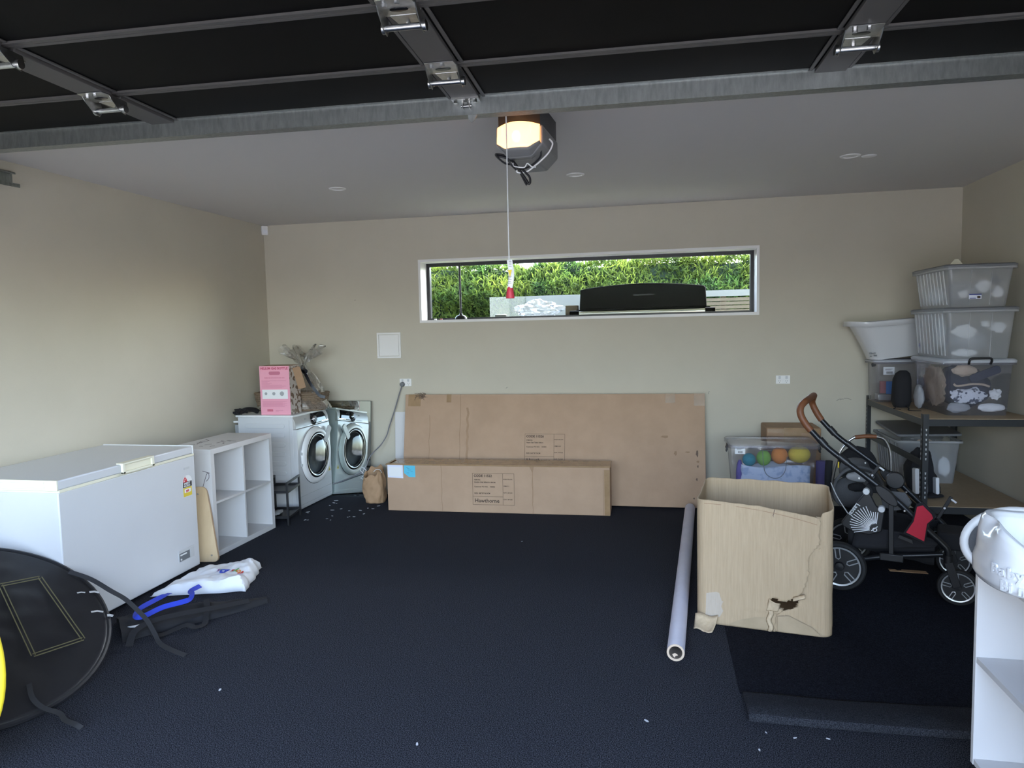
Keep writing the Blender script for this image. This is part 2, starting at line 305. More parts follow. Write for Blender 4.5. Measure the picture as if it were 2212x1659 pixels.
m.prism([(-0.005, -0.02), (0.004, -0.085), (0.016, -0.100), (0.026, -0.095), (0.040, -0.072), (0.03, -0.02)], 0.004, (0, SY+0.004, 0), (Vector((1,0,0)), Vector((0,0,1)), Vector((0,1,0))))
m.build('drawbar_arm', 'galvanised', door)
for s in (-1, 1):                                        # horizontal roller tracks
    xx = X0 if s < 0 else X1
    tr = MB(); a = xx-s*0.004; b = xx-s*0.052
    def bx(p, q): tr.box((min(p[0],q[0]), p[1], p[2]), (max(p[0],q[0]), q[1], q[2]))
    bx((a,0.45,2.462),(b,3.60,2.465)); bx((a,0.45,2.462),(a-s*0.003,3.60,2.535)); bx((a,0.45,2.532),(b,3.58,2.535)); bx((b,0.45,2.452),(b+s*0.003,3.605,2.474)); bx((b,0.45,2.524),(b+s*0.003,3.58,2.535))
    one(tr, 'roller_track', 'galvanised', 'galvanised steel roller track fixed along the %s wall' % ('left' if s < 0 else 'right'), 'track', (a, 2.0, 2.462), 'door roller tracks')
# ================================================================ garage door opener
op = thing('garage_door_opener', 'grey ceiling mounted garage door opener with glowing amber lamp cover', 'door opener', (-0.625, 3.35, ZC))
M = T((-0.625, 3.27, 2.443), math.radians(-4))
mat('opener_grey', (0.22,0.22,0.22), 0.5)
mat('amber_cover', (0.90,0.60,0.35), 0.4, alpha=0.85, emis=(1.0,0.42,0.13), estr=0.95)
def octo(wd, ht, c): return [(-wd+c,-ht),(wd-c,-ht),(wd,-ht+c),(wd,ht),(-wd,ht),(-wd,-ht+c)]
ax = (Vector((1,0,0)), Vector((0,0,1)), Vector((0,1,0)))
MB(M).prism([(-0.055,-0.085),(0.055,-0.085),(0.112,-0.03),(0.112,0.055),(-0.112,0.055),(-0.112,-0.03)], 0.34, (0.0,0.06,0), ax).build('motor_housing', 'opener_grey', op, bevel=0.008)
MB(M).box((-0.10, 0.06, 0.05), (0.10, 0.42, 0.17)).build('ceiling_mount', 'black_metal', op)
# curved translucent lens in front of the motor housing
def lens(u, v):
    x = -0.101 + 0.202*u; z = -0.055 + 0.108*v
    bulge = 0.07*(1-(x/0.125)**2) - 0.012*v
    k = max(0, (abs(x)-0.055)/0.05); z0 = -0.055 + 0.04*k*0.9
    return (x, 0.06 - bulge, z0 + (0.053 - z0 + 0.010*(1-(x/0.1)**2))*v)
MB(M).grid(lens, 25, 9).build('lamp_cover', 'amber_cover', op, solid=0.003)
def cap(u, v):
    x = -0.101 + 0.202*u; k = max(0, (abs(x)-0.055)/0.05); z0 = -0.055 + 0.04*k*0.9; y = 0.06 - 0.07*(1-(x/0.125)**2)
    return (x, y + (0.10-y)*v, z0 - 0.030*math.sin(PI/2*v)*(1-k*0.7))
MB(M).grid(cap, 25, 6).build('front_nose', 'opener_grey', op, solid=0.003)
mat('bulb_glow', (1,0.8,0.5), 0.5, emis=(1.0,0.62,0.22), estr=14.0)
m = MB(M); blob(m, (-0.008, 0.035, 0.006), (0.02,0.02,0.026), 1, 0.0); m.build('bulb', 'bulb_glow', op)
for x in (-0.072, 0.068):
    m = MB(M); m.box((x-0.002, -0.006+0.07*(x/0.125)**2, 0.0), (x+0.002, -0.002+0.07*(x/0.125)**2, 0.05))
    m.build('clip_ridge', 'amber_cover', op)
def pt(x, z, y): return (x, y, z)
m = MB(); m.tube(spline([(-0.69,3.33,2.40),(-0.675,3.36,2.345),(-0.645,3.37,2.31)], 6), 0.005); m.tube(spline([(-0.528,3.38,2.405),(-0.532,3.39,2.37),(-0.575,3.40,2.335),(-0.625,3.39,2.318),(-0.655,3.38,2.335),(-0.70,3.37,2.345),(-0.738,3.36,2.378),(-0.735,3.36,2.388),(-0.69,3.37,2.375),(-0.645,3.37,2.33)], 6), 0.0045)
m.tube(spline([(-0.74,3.37,2.383),(-0.70,3.375,2.372),(-0.66,3.38,2.35),(-0.625,3.385,2.30),(-0.60,3.385,2.262),(-0.590,3.385,2.245),(-0.583,3.385,2.255),(-0.588,3.385,2.28),(-0.62,3.385,2.315)], 6), 0.0055)
m.tube(spline([(-0.66,3.39,2.35),(-0.63,3.39,2.30),(-0.605,3.39,2.25),(-0.600,3.39,2.243)], 6), 0.0055)
m.tube(spline([(-0.66,3.375,2.352),(-0.655,3.372,2.335),(-0.635,3.374,2.32)], 5), 0.006)
m.build('power_cord', 'black_plastic', op)
m = MB(); m.tube(spline([(-0.493,3.42,2.455),(-0.478,3.42,2.43),(-0.50,3.41,2.385),(-0.555,3.40,2.335),(-0.60,3.395,2.305),(-0.64,3.38,2.300),(-0.648,3.374,2.318)], 6), 0.004); m.tube(spline([(-0.66,3.37,2.345),(-0.66,3.366,2.330),(-0.645,3.366,2.324),(-0.61,3.38,2.322),(-0.595,3.385,2.340),(-0.575,3.39,2.325),(-0.555,3.39,2.322)], 6), 0.003)
m.build('bell_wire', 'white_plastic', op)
# rail from the header to the opener, just above the door
one(MB().box((-0.652, 0.32, 2.552), (-0.612, 3.3335, 2.590)), 'opener_rail', 'galvanised', 'galvanised opener rail running above the open door to the motor', 'rail', (-0.632, 1.8, 2.59))
# emergency release cord with tag and red handle
rc = thing('release_cord', 'thin grey release cord with printed tag and red plastic handle', 'cord', (-0.607, 2.99, 2.55))
MB().tube([(-0.612,2.99,2.56),(-0.612,2.99,2.3),(-0.613,2.99,1.95),(-0.612,2.99,1.73)], 0.0028, 6).build('cord', 'light_grey_plastic', rc)
mat('red_plastic', (0.50,0.035,0.06), 0.5)
MB().lathe([(0.0,0.0),(0.0175,0.0),(0.0185,0.006),(0.012,0.048),(0.009,0.058),(0.0,0.06)], (-0.611,2.99,1.692), 20).build('pull_handle', 'red_plastic', rc)
def tagf(u, v): 
    z = 1.735 + 0.120*v; return (-0.622 + 0.024*u + 0.006*math.sin(v*4) + 0.004*v, 2.982 - 0.006*math.sin(v*5+u), z)
tg = MB().grid(tagf, 4, 12).build('warning_tag', 'white_plastic', rc, solid=0.001)
mat('yellow_print', (0.75,0.55,0.03), 0.5)
MB().prism([(-0.0085, 0.0), (0.0, -0.030), (0.009, 0.002)], 0.001, (-0.607, 2.9745, 1.81), (Vector((1,0,0)), Vector((0,0,1)), Vector((0,-1,0)))).build('warning_triangle', 'yellow_print', rc, tg)
m = MB()
for k in range(5): m.box((-0.616, 2.972, 1.755+0.007*k), (-0.600-0.003*(k % 2), 2.9728, 1.7565+0.007*k))
for k in range(4): m.box((-0.612, 2.978, 1.825+0.007*k), (-0.600, 2.979, 1.8265+0.007*k))
m.build('tag_print', 'print_ink', rc, tg)['kind'] = 'stuff'
# downlights
mat('lamp_lens', (0.75,0.74,0.72), 0.3)
def downlight(x, y, lab, two=False):
    d = thing('downlight', lab, 'ceiling light', (x, y, ZC), 'recessed downlights'); 
    MB().lathe([(0.044,-0.001),(0.046,-0.006),(0.058,-0.005),(0.062,0.0)], (x,y,ZC), 32).build('trim_ring', 'white_trim', d)
    MB().lathe([(0.0,-0.0025),(0.044,-0.002)], (x,y,ZC), 32).build('diffuser', 'lamp_lens', d)
downlight(-2.265, 4.905, 'small round white downlight in ceiling towards the motion sensor corner')
downlight(-0.538, 4.954, 'small round white downlight in ceiling just past the door opener')
downlight(1.205, 4.93, 'small round white downlight in ceiling beside a smoke alarm disc')
m = MB().lathe([(0.0,-0.007),(0.030,-0.007),(0.042,-0.004),(0.046,0.0)], (1.325, 4.965, ZC), 32)
one(m, 'ceiling_disc', 'white_trim', 'small flat white disc on ceiling touching a downlight', 'ceiling fitting', (1.325, 4.965, ZC))
# ================================================================ chest freezer
fz = thing('chest_freezer', 'white chest freezer with cream trimmed lid beside the left wall', 'freezer', (-3.34, 3.6, 0))
FX0, FX1, FY0, FY1 = -3.665, -3.017, 3.055, 4.155
MB().box((FX0, FY0, 0.03), (FX1, FY1, 0.772)).build('cabinet', 'white_enamel', fz, bevel=0.006)
MB().box((FX0+0.01, FY0+0.005, 0.770), (FX1+0.004, FY1-0.005, 0.788)).build('gasket', 'cream_plastic', fz, bevel=0.003)
lid = MB().box((FX0-0.02, FY0-0.01, 0.788), (FX1+0.012, FY1-0.03, 0.838)).build('lid', 'white_enamel', fz, bevel=0.007)
m = MB(); m.box((FX0-0.02, FY0-0.018, 0.786), (FX1+0.013, FY0-0.009, 0.841)); m.box((FX0+0.03, FY0-0.023, 0.796), (FX1-0.06, FY0-0.016, 0.806)); m.box((FX0+0.03, FY0-0.023, 0.824), (FX1-0.06, FY0-0.016, 0.830)); m.box((FX1-0.066, FY0-0.023, 0.806), (FX1-0.06, FY0-0.016, 0.824))
m.build('lid_end_trim', 'cream_plastic', fz, lid, bevel=0.002)
m = MB(); m.box((FX0-0.02, FY1-0.032, 0.786), (FX1+0.013, FY1-0.022, 0.842)); m.build('lid_end_trim', 'white_plastic', fz, lid, bevel=0.002)
m = MB(); y0, y1 = 3.485, 3.745; x = FX1+0.010
m.box((x-0.03, y0, 0.834), (x+0.016, y1, 0.844)); m.box((x, y0, 0.782), (x+0.016, y0+0.020, 0.838)); m.box((x, y1-0.020, 0.782), (x+0.016, y1, 0.838)); m.box((x, y0, 0.782), (x+0.016, y1, 0.794)); m.box((x-0.01, y0+0.02, 0.794), (x+0.005, y1-0.02, 0.834))
m.build('handle', 'cream_plastic', fz, lid, bevel=0.002)
xf = FX1+0.001
cp = MB().box((xf-0.004, 3.942, 0.108), (xf+0.002, 4.098, 0.184)).build('control_panel', 'light_grey_plastic', fz, bevel=0.001)
mat('panel_dark', (0.16,0.17,0.18), 0.4)
MB().box((xf, 3.947, 0.113), (xf+0.003, 4.05, 0.165)).build('panel_face', 'panel_dark', fz, cp)
MB().box((xf+0.002, 3.955, 0.148), (xf+0.004, 4.02, 0.157)).build('panel_print', 'white_plastic', fz, cp)
MB().cyl((xf+0.001, 3.962, 0.124), (xf+0.006, 3.962, 0.124), 0.006).build('knob', 'white_plastic', fz, cp)
MB().prism([(4.055,0.113),(4.094,0.113),(4.094,0.178),(4.035,0.178),(4.055,0.160)], 0.0035, (xf,0,0), (Vector((0,1,0)),Vector((0,0,1)),Vector((1,0,0)))).build('bright_plate', 'light_grey_plastic', fz, cp)
MB().box((xf-0.001, 4.043, 0.694), (xf+0.0015, 4.096, 0.708)).build('badge', 'light_grey_plastic', fz)
# energy rating sticker
axf = (Vector((0,1,0)), Vector((0,0,1)), Vector((1,0,0)))
el = MB().prism([(4.024,0.515),(4.110,0.515),(4.116,0.612)] + [(4.070+0.046*math.cos(a), 0.612+0.043*math.sin(a)) for a in [PI*k/12 for k in range(1,12)]] + [(4.024,0.612)], 0.0006, (xf,0,0), axf).build('energy_sticker', 'white_plastic', fz)
mat('sticker_red', (0.60,0.05,0.06), 0.5); mat('sticker_yellow', (0.72,0.55,0.06), 0.5); mat('sticker_black', (0.01,0.01,0.01), 0.5)
MB().prism([(4.070,0.612)] + [(4.070+0.043*math.cos(a), 0.612+0.040*math.sin(a)) for a in [PI*(0.62+0.38*k/8) for k in range(9)]], 0.0005, (xf+0.0006,0,0), axf).build('rating_arc', 'sticker_red', fz, el)
MB().box((xf+0.0006, 4.025, 0.577), (xf+0.0011, 4.112, 0.612)).build('sticker_band', 'sticker_black', fz, el)
MB().box((xf+0.0006, 4.025, 0.517), (xf+0.0011, 4.110, 0.576)).build('sticker_base', 'sticker_yellow', fz, el)
MB().box((xf+0.0010, 4.036, 0.542), (xf+0.0014, 4.100, 0.566)).build('sticker_box', 'white_plastic', fz, el)
MY = lambda y, z, x=xf+0.0012: frame((x, y, z), (0,1,0), (0,0,1))
text_mb('ENERGY', 0.017, MY(4.034,0.597), 0.0003, bold=0.0006).build('sticker_text', 'white_plastic', fz, el)
text_mb('RATING', 0.017, MY(4.034,0.581), 0.0003, bold=0.0006).build('sticker_text', 'white_plastic', fz, el)
text_mb('300', 0.021, MY(4.048,0.546,xf+0.0016), 0.0003, bold=0.0008).build('sticker_text', 'sticker_red', fz, el)
for i in range(3): MB().prism([(0.006*math.cos(a*PI/5+PI/2)*(1 if a % 2 == 0 else 0.45), 0.006*math.sin(a*PI/5+PI/2)*(1 if a % 2 == 0 else 0.45)) for a in range(10)], 0.0003, (xf+0.0011, 4.0385+0.006*i*(i>0)+0.002*i, 0.620+0.0105*i), axf).build('star', 'white_plastic', fz, el)
# ================================================================ black fold-flat pop-up shade leaning beside the freezer
n_ = Vector((0.47980534,-0.13850882,0.86637298)); dc = Vector((-2.985,2.511,0.285)); R_ = 0.545
_dx = n_.cross(Vector((0,0,1))).normalized(); dM = frame(dc, _dx, n_.cross(_dx))
ps = thing('pop_up_shade', 'large round black folded pop-up shade with stitched rectangle and straps', 'pop-up tent', (dc.x+0.45, dc.y-0.13, 0))
mat('black_nylon', (0.010,0.010,0.012), 0.42, col2=(0.014,0.014,0.017), nscale=5, bump=0.15, bscale=9)
mat('stitch', (0.13,0.115,0.06), 0.8); mat('scuff', (0.45,0.45,0.45), 0.8)
def dsc(u, v):
    a = 2*PI*u; r = R_*v; z = 0.012*noise.noise(Vector((math.cos(a)*v*2.2, math.sin(a)*v*2.2, 3.3))) + 0.006*noise.noise(Vector((math.cos(a)*v*7, math.sin(a)*v*7, 1)))
    return (r*math.cos(a), r*math.sin(a), z*(1-v**6))
m = MB(dM); m.grid(dsc, 72, 24, cu=True); m.build('fabric', 'black_nylon', ps, solid=0.018, smooth=60)
MB(dM).tube([(R_*math.cos(2*PI*k/72), R_*math.sin(2*PI*k/72), 0) for k in range(72)], 0.013, 8, True).build('rim_hoop', 'black_nylon', ps)
def ondisc(x, y, lift=0.016):                          # point of the disc plane above floor point (x, y)
    z = dc.z - ((x-dc.x)*n_.x + (y-dc.y)*n_.y)/n_.z
    return Vector((x, y, z)) + n_*lift
def seam(a, b, off):
    a = ondisc(*a, 0.017); b = ondisc(*b, 0.017); d = (b-a); s = d.cross(n_).normalized()*off
    return MB().bar(a+s, b+s, 0.004, 0.003, n_)
rc4 = [(-3.02,2.91), (-2.655,2.764), (-2.728,2.564), (-3.088,2.757)]
for i in range(4):
    for off in (-0.008, 0.008): seam(rc4[i], rc4[(i+1) % 4], off).build('stitched_seam', 'stitch', ps)
for a, b, wd in (((-2.851,2.952), (-2.83,2.98), 0.008), ((-2.82,2.995), (-2.79,3.025), 0.012), ((-2.734,2.906), (-2.70,2.945), 0.010), ((-2.675,2.94), (-2.655,2.955), 0.016)):
    m = MB(); p = ondisc(*a, 0.0175); q = ondisc(*b, 0.0175); m.ribbon([p, (p+q)/2 + n_.cross(q-p)*0.12, q], wd, n_, 0.001); m.build('scuff_mark', 'scuff', ps)
mat('strap_grey', (0.022,0.022,0.025), 0.75)
pp = [ondisc(-2.965,3.03,0.018), ondisc(-2.87,3.06,0.022), ondisc(-2.76,3.06,0.03), Vector((-2.70,3.10,0.215)), Vector((-2.655,3.13,0.145)), Vector((-2.60,3.125,0.098)), Vector((-2.535,3.095,0.045)), Vector((-2.48,3.06,0.014)), Vector((-2.38,3.01,0.010)), Vector((-2.266,2.966,0.008))]
MB().ribbon(spline(pp, 6), 0.022, (0.3,-0.6,0.75), 0.003).build('strap', 'strap_grey', ps)
pp = [ondisc(-2.64,2.45,0.018), ondisc(-2.585,2.41,0.018), Vector((-2.52,2.40,0.03)), Vector((-2.44,2.40,0.012)), Vector((-2.381,2.364,0.010)), Vector((-2.30,2.33,0.018)), Vector((-2.265,2.325,0.008))]
MB().ribbon(spline(pp, 6), 0.020, (0.2,-0.4,0.9), 0.003).build('strap', 'strap_grey', ps)
# yellow rimmed pop-up target standing in front of the shade
yM = frame((-2.618, 1.964, 0.410), Vector((1,0,0)), (0,0.06,1))
yt = thing('yellow_hoop_bag', 'round folded bag with thick yellow rim overlapping the black shade', 'folded bag', (-2.618, 1.94, 0))
mat('yellow_fabric', (0.80,0.62,0.03), 0.6)
MB(yM).tube([(0.395*math.cos(2*PI*k/60), 0.395*math.sin(2*PI*k/60), 0) for k in range(60)], 0.014, 10, True).build('rim', 'yellow_fabric', yt)
MB(yM).lathe([(0.0,0.004),(0.39,0.004),(0.39,-0.004),(0.0,-0.004)], (0,0,0), 48).build('fabric', 'black_nylon', yt)
# ================================================================ shopping bag, duffel and straps by the freezer
mat('white_nonwoven', (0.80,0.81,0.84), 0.6, bump=0.25, bscale=14)
bagq = [(-2.995,3.635), (-2.46,3.80), (-2.60,4.225), (-2.955,4.12)]     # near-left, near-right, far-right, far-left
def bagp(u, v):
    p = [Vector((*q, 0)) for q in bagq]
    q = p[0]*(1-u)*(1-v) + p[1]*u*(1-v) + p[2]*u*v + p[3]*(1-u)*v
    e = min(u, 1-u, v, 1-v); h = 0.075*min(1, e/0.09)**0.6 * (0.55+0.45*u)
    q.z = 0.004 + h*(1 + 0.38*noise.noise(Vector((u*4.1, v*3.3, 2)))+0.22*noise.noise(Vector((u*11+v*5, v*9, 4)))) 
    q.x += 0.025*noise.noise(Vector((v*5, 3, u))); q.y += 0.025*noise.noise(Vector((u*5, 7, v)))
    return q
sb = thing('shopping_bag', 'white crumpled shopping bag with colourful lettering lying by the freezer', 'bag', (-2.72, 3.93, 0))
MB().grid(bagp, 40, 34).build('bag_body', 'white_nonwoven', sb, smooth=35, solid=0.002)
def onbag(u, v, dz=0.004): q = bagp(u, v); q.z += dz; return q
lets = [('T',(0.62,0.06,0.05)),('o',(0.75,0.25,0.03)),('y',(0.10,0.35,0.08)),('s',(0.62,0.06,0.08)),('R',(0.03,0.06,0.45)),('u',(0.10,0.35,0.12)),('s',(0.25,0.06,0.30))]
for k, (ch, c) in enumerate(lets):
    mat('letter_%d' % k, c, 0.6); uu = 0.885 - 0.052*k - (0.02 if k > 3 else 0) - (0.022 if k > 4 else 0); vv = 0.50 + 0.012*k
    sz = 0.105 if ch == 'R' else 0.062
    p = onbag(uu, vv, 0); zmax = max(onbag(uu-0.02*i, vv-0.05*j, 0).z for i in range(0,4) for j in range(0,4))
    mm = text_mb(ch, sz, frame((p.x, p.y, zmax+0.006), (-0.97,-0.12,0), (0.10,-1,0)), 0.0006, bold=0.0012)
    for i, v in enumerate(mm.v):                          # drape the letter over the bag surface
        best = None
        a = (v.x-bagq[0][0])/(bagq[1][0]-bagq[0][0]); b = 0.5
        for it in range(12):
            q = bagp(a, b); a += (v.x-q.x)/0.50 - (v.y-q.y)*0.05; b += (v.y-q.y)/0.45; a = min(1, max(0, a)); b = min(1, max(0, b))
        mm.v[i] = Vector((v.x, v.y, bagp(a, b).z + 0.0045 + (v.z-zmax-0.006)))
    mm.build('printed_letter', 'letter_%d' % k, sb, smooth=0)
mat('blue_webbing', (0.02,0.05,0.52), 0.6)
hp = [(-2.829,3.60,0.05),(-2.79,3.50,0.075),(-2.785,3.40,0.08),(-2.785,3.30,0.078),(-2.735,3.205,0.078),(-2.69,3.215,0.078),(-2.66,3.32,0.085),(-2.605,3.40,0.085),(-2.585,3.45,0.085),(-2.62,3.52,0.09),(-2.69,3.60,0.07),(-2.695,3.70,0.065)]
MB().ribbon(spline(hp, 5), 0.028, [(0.35,-0.75,0.5)]*len(spline(hp, 5)), 0.002).build('handle', 'blue_webbing', sb)
df = thing('duffel_bag', 'long flat black duffel bag lying on carpet under blue straps', 'bag', (-2.52, 3.35, 0))
def duf(u, v):
    t = u; c = Vector((-2.80,3.16,0))*(1-t) + Vector((-2.27,3.70,0))*t; d = Vector((0.53,0.54,0)).normalized(); sd = Vector((d.y,-d.x,0))
    wd = 0.150*(1-0.75*t**2.2); a = PI*(1-v); 
    p = c + sd*(math.cos(a)*wd - 0.02*math.sin(t*5)); p.z = 0.002 + math.sin(a)**0.7*(0.062*(1-0.65*t)) * (1+0.5*noise.noise(Vector((t*6, v*5, 1))))
    return p
MB().grid(duf, 40, 16).build('bag_body', 'black_fabric', df, smooth=50)
pp = [(-2.531,3.52,0.06),(-2.47,3.44,0.05),(-2.43,3.37,0.03),(-2.40,3.31,0.012),(-2.41,3.25,0.02),(-2.46,3.245,0.03),(-2.51,3.22,0.015),(-2.54,3.15,0.012),(-2.575,3.12,0.03)]
MB().ribbon(spline(pp, 6), 0.030, (0.1,-0.3,1), 0.003).build('strap', 'black_fabric', df)
pp = [(-2.60,2.99,0.02),(-2.63,3.07,0.06),(-2.60,3.17,0.075),(-2.52,3.27,0.075),(-2.40,3.42,0.06),(-2.30,3.58,0.04)]
MB().ribbon(spline(pp, 6), 0.034, (0.3,-0.4,1), 0.003).build('strap', 'black_fabric', df)
m = MB().prism([(-2.735,3.135),(-2.665,3.150),(-2.640,3.225),(-2.668,3.245),(-2.700,3.215)], 0.004, (0,0,0.045)); m.build('care_label', 'white_nonwoven', df)
# ================================================================ cube shelf, plywood board
ks = thing('cube_shelf', 'white four compartment cube shelf standing beside the chest freezer', 'shelf unit', (-3.24, 4.76, 0))
K = frame((-3.047,4.373,0), (math.sin(0.0217), math.cos(0.0217), 0), (-1,0,0))   # x along the front, y to the wall, z up
kz = (K.to_3x3() @ Vector((0,0,1))).z
KM = K if kz > 0 else K @ Matrix.Scale(-1, 4, (0,0,1))
w_, d_, th, t2 = 0.77, 0.39, 0.038, 0.016
MB(KM).box((0,0,0), (w_,d_,th)).build('bottom_panel', 'white_melamine', ks, bevel=0.001); MB(KM).box((0,0,w_-th), (w_,d_,w_)).build('top_panel', 'white_melamine', ks, bevel=0.001)
MB(KM).box((0,0.0005,th), (th,d_,w_-th)).build('side_panel', 'white_melamine', ks); MB(KM).box((w_-th,0.0005,th), (w_,d_,w_-th)).build('side_panel', 'white_melamine', ks)
MB(KM).box((w_/2-t2/2,0.001,th), (w_/2+t2/2,d_-0.01,w_-th)).build('divider', 'white_melamine', ks)
MB(KM).box((th,0.002,w_/2-t2/2), (w_/2-t2/2,d_-0.01,w_/2+t2/2)).build('shelf_board', 'white_melamine', ks); MB(KM).box((w_/2+t2/2,0.002,w_/2-t2/2), (w_-th,d_-0.01,w_/2+t2/2)).build('shelf_board', 'white_melamine', ks)
MB(KM).box((th,d_-0.012,th), (w_-th,d_-0.006,w_-th)).build('back_panel', 'white_melamine', ks)
random.seed(5); mat('marker_ink', (0.12,0.10,0.11), 0.7)
for k in range(15):
    x = 0.10+0.30*random.random(); y = 0.08+0.26*random.random(); a = random.random()*PI; l = 0.012+0.03*random.random()
    MB(KM).ribbon(spline([(x-l*math.cos(a), y-l*math.sin(a), w_+0.0006), (x+0.008*random.random(), y+0.008, w_+0.0006), (x+l*math.cos(a), y+l*math.sin(a), w_+0.0006)], 4), 0.007, (0,0,1), 0.0005).build('scribble', 'marker_ink', ks)
m = MB(KM); pp = spline([(-0.0012,0.075,0.50),(-0.0012,0.055,0.555),(-0.0012,0.035,0.60),(-0.0012,0.022,0.60),(-0.0012,0.022,0.57),(-0.0012,0.045,0.545)], 6); m.ribbon(pp, 0.004, (1,0,0), 0.0005); m.build('scribble', 'marker_ink', ks)
m = MB(KM); m.ribbon([(-0.0012,0.07,0.618),(-0.0012,0.03,0.608),(-0.0012,0.012,0.604)], 0.004, (1,0,0), 0.0005); m.build('scribble', 'marker_ink', ks)
# plywood: rounded board leaning between freezer and cube shelf
mat('birch_ply', (0.66,0.50,0.31), 0.5, col2=(0.60,0.44,0.26), nscale=4, stretch=(6,6,0.6)); mat('ply_edge', (0.42,0.28,0.18), 0.7, col2=(0.55,0.40,0.26), nscale=120, stretch=(1,1,0.05))
pb = thing('plywood_board', 'rounded birch plywood board leaning between freezer and cube shelf', 'board', (-3.05, 4.3, 0))
up = Vector((-0.105, 0.075, 0.50)).normalized(); PM = frame((-3.18, 4.2495, 0.004), (0.985,0.17,0), up)
ol = rrect(0.0, 0.215, 0.0, 0.515, 0.035, 6)
ol = [(a - 0.0 + (0.0 if a < 0.1 else -0.105*(b/0.515)), b) for a, b in ol]
MB(PM).prism(ol, -0.026).build('board_face', 'birch_ply', pb, bevel=0.002)
MB(PM).prism([(a*1.0006+0.0003*(1 if a > .1 else -1), b) for a, b in ol], -0.020, (0,0,-0.003)).build('ply_layers', 'ply_edge', pb)
for x, y in ((0.165,0.045), (0.055,0.465)): MB(PM).cyl((x,y,0.0), (x,y,0.003), 0.006, n=12).build('bolt', 'steel', pb)
MB(PM).box((0.035,0.09,0.0), (0.062,0.23,0.006)).build('hinge_strip', 'black_metal', pb)
# ================================================================ small black two-tier stand
st = thing('tiered_stand', 'small black metal two tier stand in front of the washing machine', 'stand', (-3.06, 5.33, 0))
SM = frame((-2.955,5.215,0), (-0.06,0.31,0), (-1,-0.05,0)); 
if (SM.to_3x3() @ Vector((0,0,1))).z < 0: SM = SM @ Matrix.Scale(-1, 4, (0,0,1))
L_, W_ = 0.315, 0.21; sq = 0.016
for y in (0.0, W_):
    m = MB(SM); 
    for x in (0, L_): m.box((x-sq/2, y-sq/2, 0), (x+sq/2, y+sq/2, 0.355))
    m.box((0, y-sq/2, 0.355-sq), (L_, y+sq/2, 0.355)); m.build('side_frame', 'black_metal', st, bevel=0.001)
for z in (0.055, 0.265):
    for y in (0.0, W_): MB(SM).box((0, y-sq/2, z), (L_, y+sq/2, z+sq)).build('crossbar', 'black_metal', st)
    m = MB(SM); m.box((0.008, 0.008, z+0.002), (L_-0.008, W_-0.008, z+0.006)); m.box((0,0.005,z), (0.004,W_-0.005,z+0.022)); m.box((L_-0.004,0.005,z), (L_,W_-0.005,z+0.022)); m.build('tray', 'black_metal', st)
m = MB(); blob(m, (-3.105,5.30,0.079), (0.036,0.07,0.018), 3, 0.3); one(m, 'folded_cloth', 'light_grey_fabric', 'small folded pale cloth on lower tray of black stand', 'cloth', (-3.13,5.30,0.065))
# ================================================================ washing machine
wa = 0.0307
WM = Matrix.Translation((-3.070,5.628,0)) @ Matrix(((math.cos(wa), math.sin(wa), 0, 0), (-math.sin(wa), math.cos(wa), 0, 0), (0,0,1,0), (0,0,0,1)))   # x out of the front, y along the front, z up
wm = thing('washing_machine', 'white front loading washing machine with chrome trimmed round door', 'washing machine', (-3.35, 5.92, 0))
MB(WM).box((-0.575,0,0.012), (-0.035,0.596,0.832)).build('cabinet', 'white_enamel', wm, bevel=0.006)
MB(WM).box((-0.595,-0.002,0.832), (-0.03,0.598,0.850)).build('top_panel', 'white_plastic', wm, bevel=0.004)
ax = (Vector((1,0,0)), Vector((0,0,1)), Vector((0,1,0)))
MB(WM).prism([(-0.04,0.012),(-0.012,0.012),(0.0,0.035),(0.0,0.60),(-0.002,0.70),(-0.006,0.725),(-0.04,0.725)], 0.596, (0,0,0), ax).build('front_panel', 'white_enamel', wm, bevel=0.004)
mat('silver_grey', (0.52,0.51,0.50), 0.35, metal=0.2)
MB(WM).prism([(-0.06,0.728),(-0.007,0.728),(-0.016,0.79),(-0.040,0.838),(-0.06,0.846)], 0.594, (0,0.001,0), ax).build('control_panel', 'silver_grey', wm, bevel=0.003)
# display on the sloping panel
def panp(y, t): 
    a = Vector((-0.0065, y, 0.732)); b = Vector((-0.0155, y, 0.79)); c = Vector((-0.039, y, 0.838))
    p = a.lerp(b, t/0.55) if t < 0.55 else b.lerp(c, (t-0.55)/0.45)
    return p
def disp(u, v):
    y = 0.30 + 0.225*u + (0.035*(1-v) if u > 0.5 else -0.0); p = panp(y, 0.06+0.9*v); p.x += 0.0018; return p
MB(WM).grid(disp, 12, 12).build('display', 'gloss_black', wm, solid=0.002)
kc = panp(0.315, 0.45) + Vector((0.002,0,0)); kd = Vector((1,0,0.22)).normalized()
kax = (Vector((0,1,0)), kd.cross(Vector((0,1,0))), kd)
MB(WM).lathe([(0.0,0.004),(0.047,0.004),(0.050,0.0)], kc, 32, kax).build('dial_bezel', 'gloss_black', wm)
MB(WM).lathe([(0.0,0.026),(0.024,0.026),(0.027,0.022),(0.028,0.004)], kc, 32, kax).build('dial', 'chrome', wm)
MB(WM).box((-0.0065+0.001,0.585-0.13,0.742), (-0.0065+0.003,0.575,0.748)).build('trim_strip', 'chrome', wm)
text_mb('AEG', 0.020, WM @ frame((-0.0165,0.165,0.792), (0,1,0), (-0.35,0,1)), 0.0005, bold=0.0004).build('brand_text', 'grey_plastic', wm)
for k in range(3): MB(WM).box((-0.0078+0.0005,0.13,0.738+0.006*k), (-0.0078+0.0015,0.26,0.7395+0.006*k)).build('drawer_print', 'grey_plastic', wm)
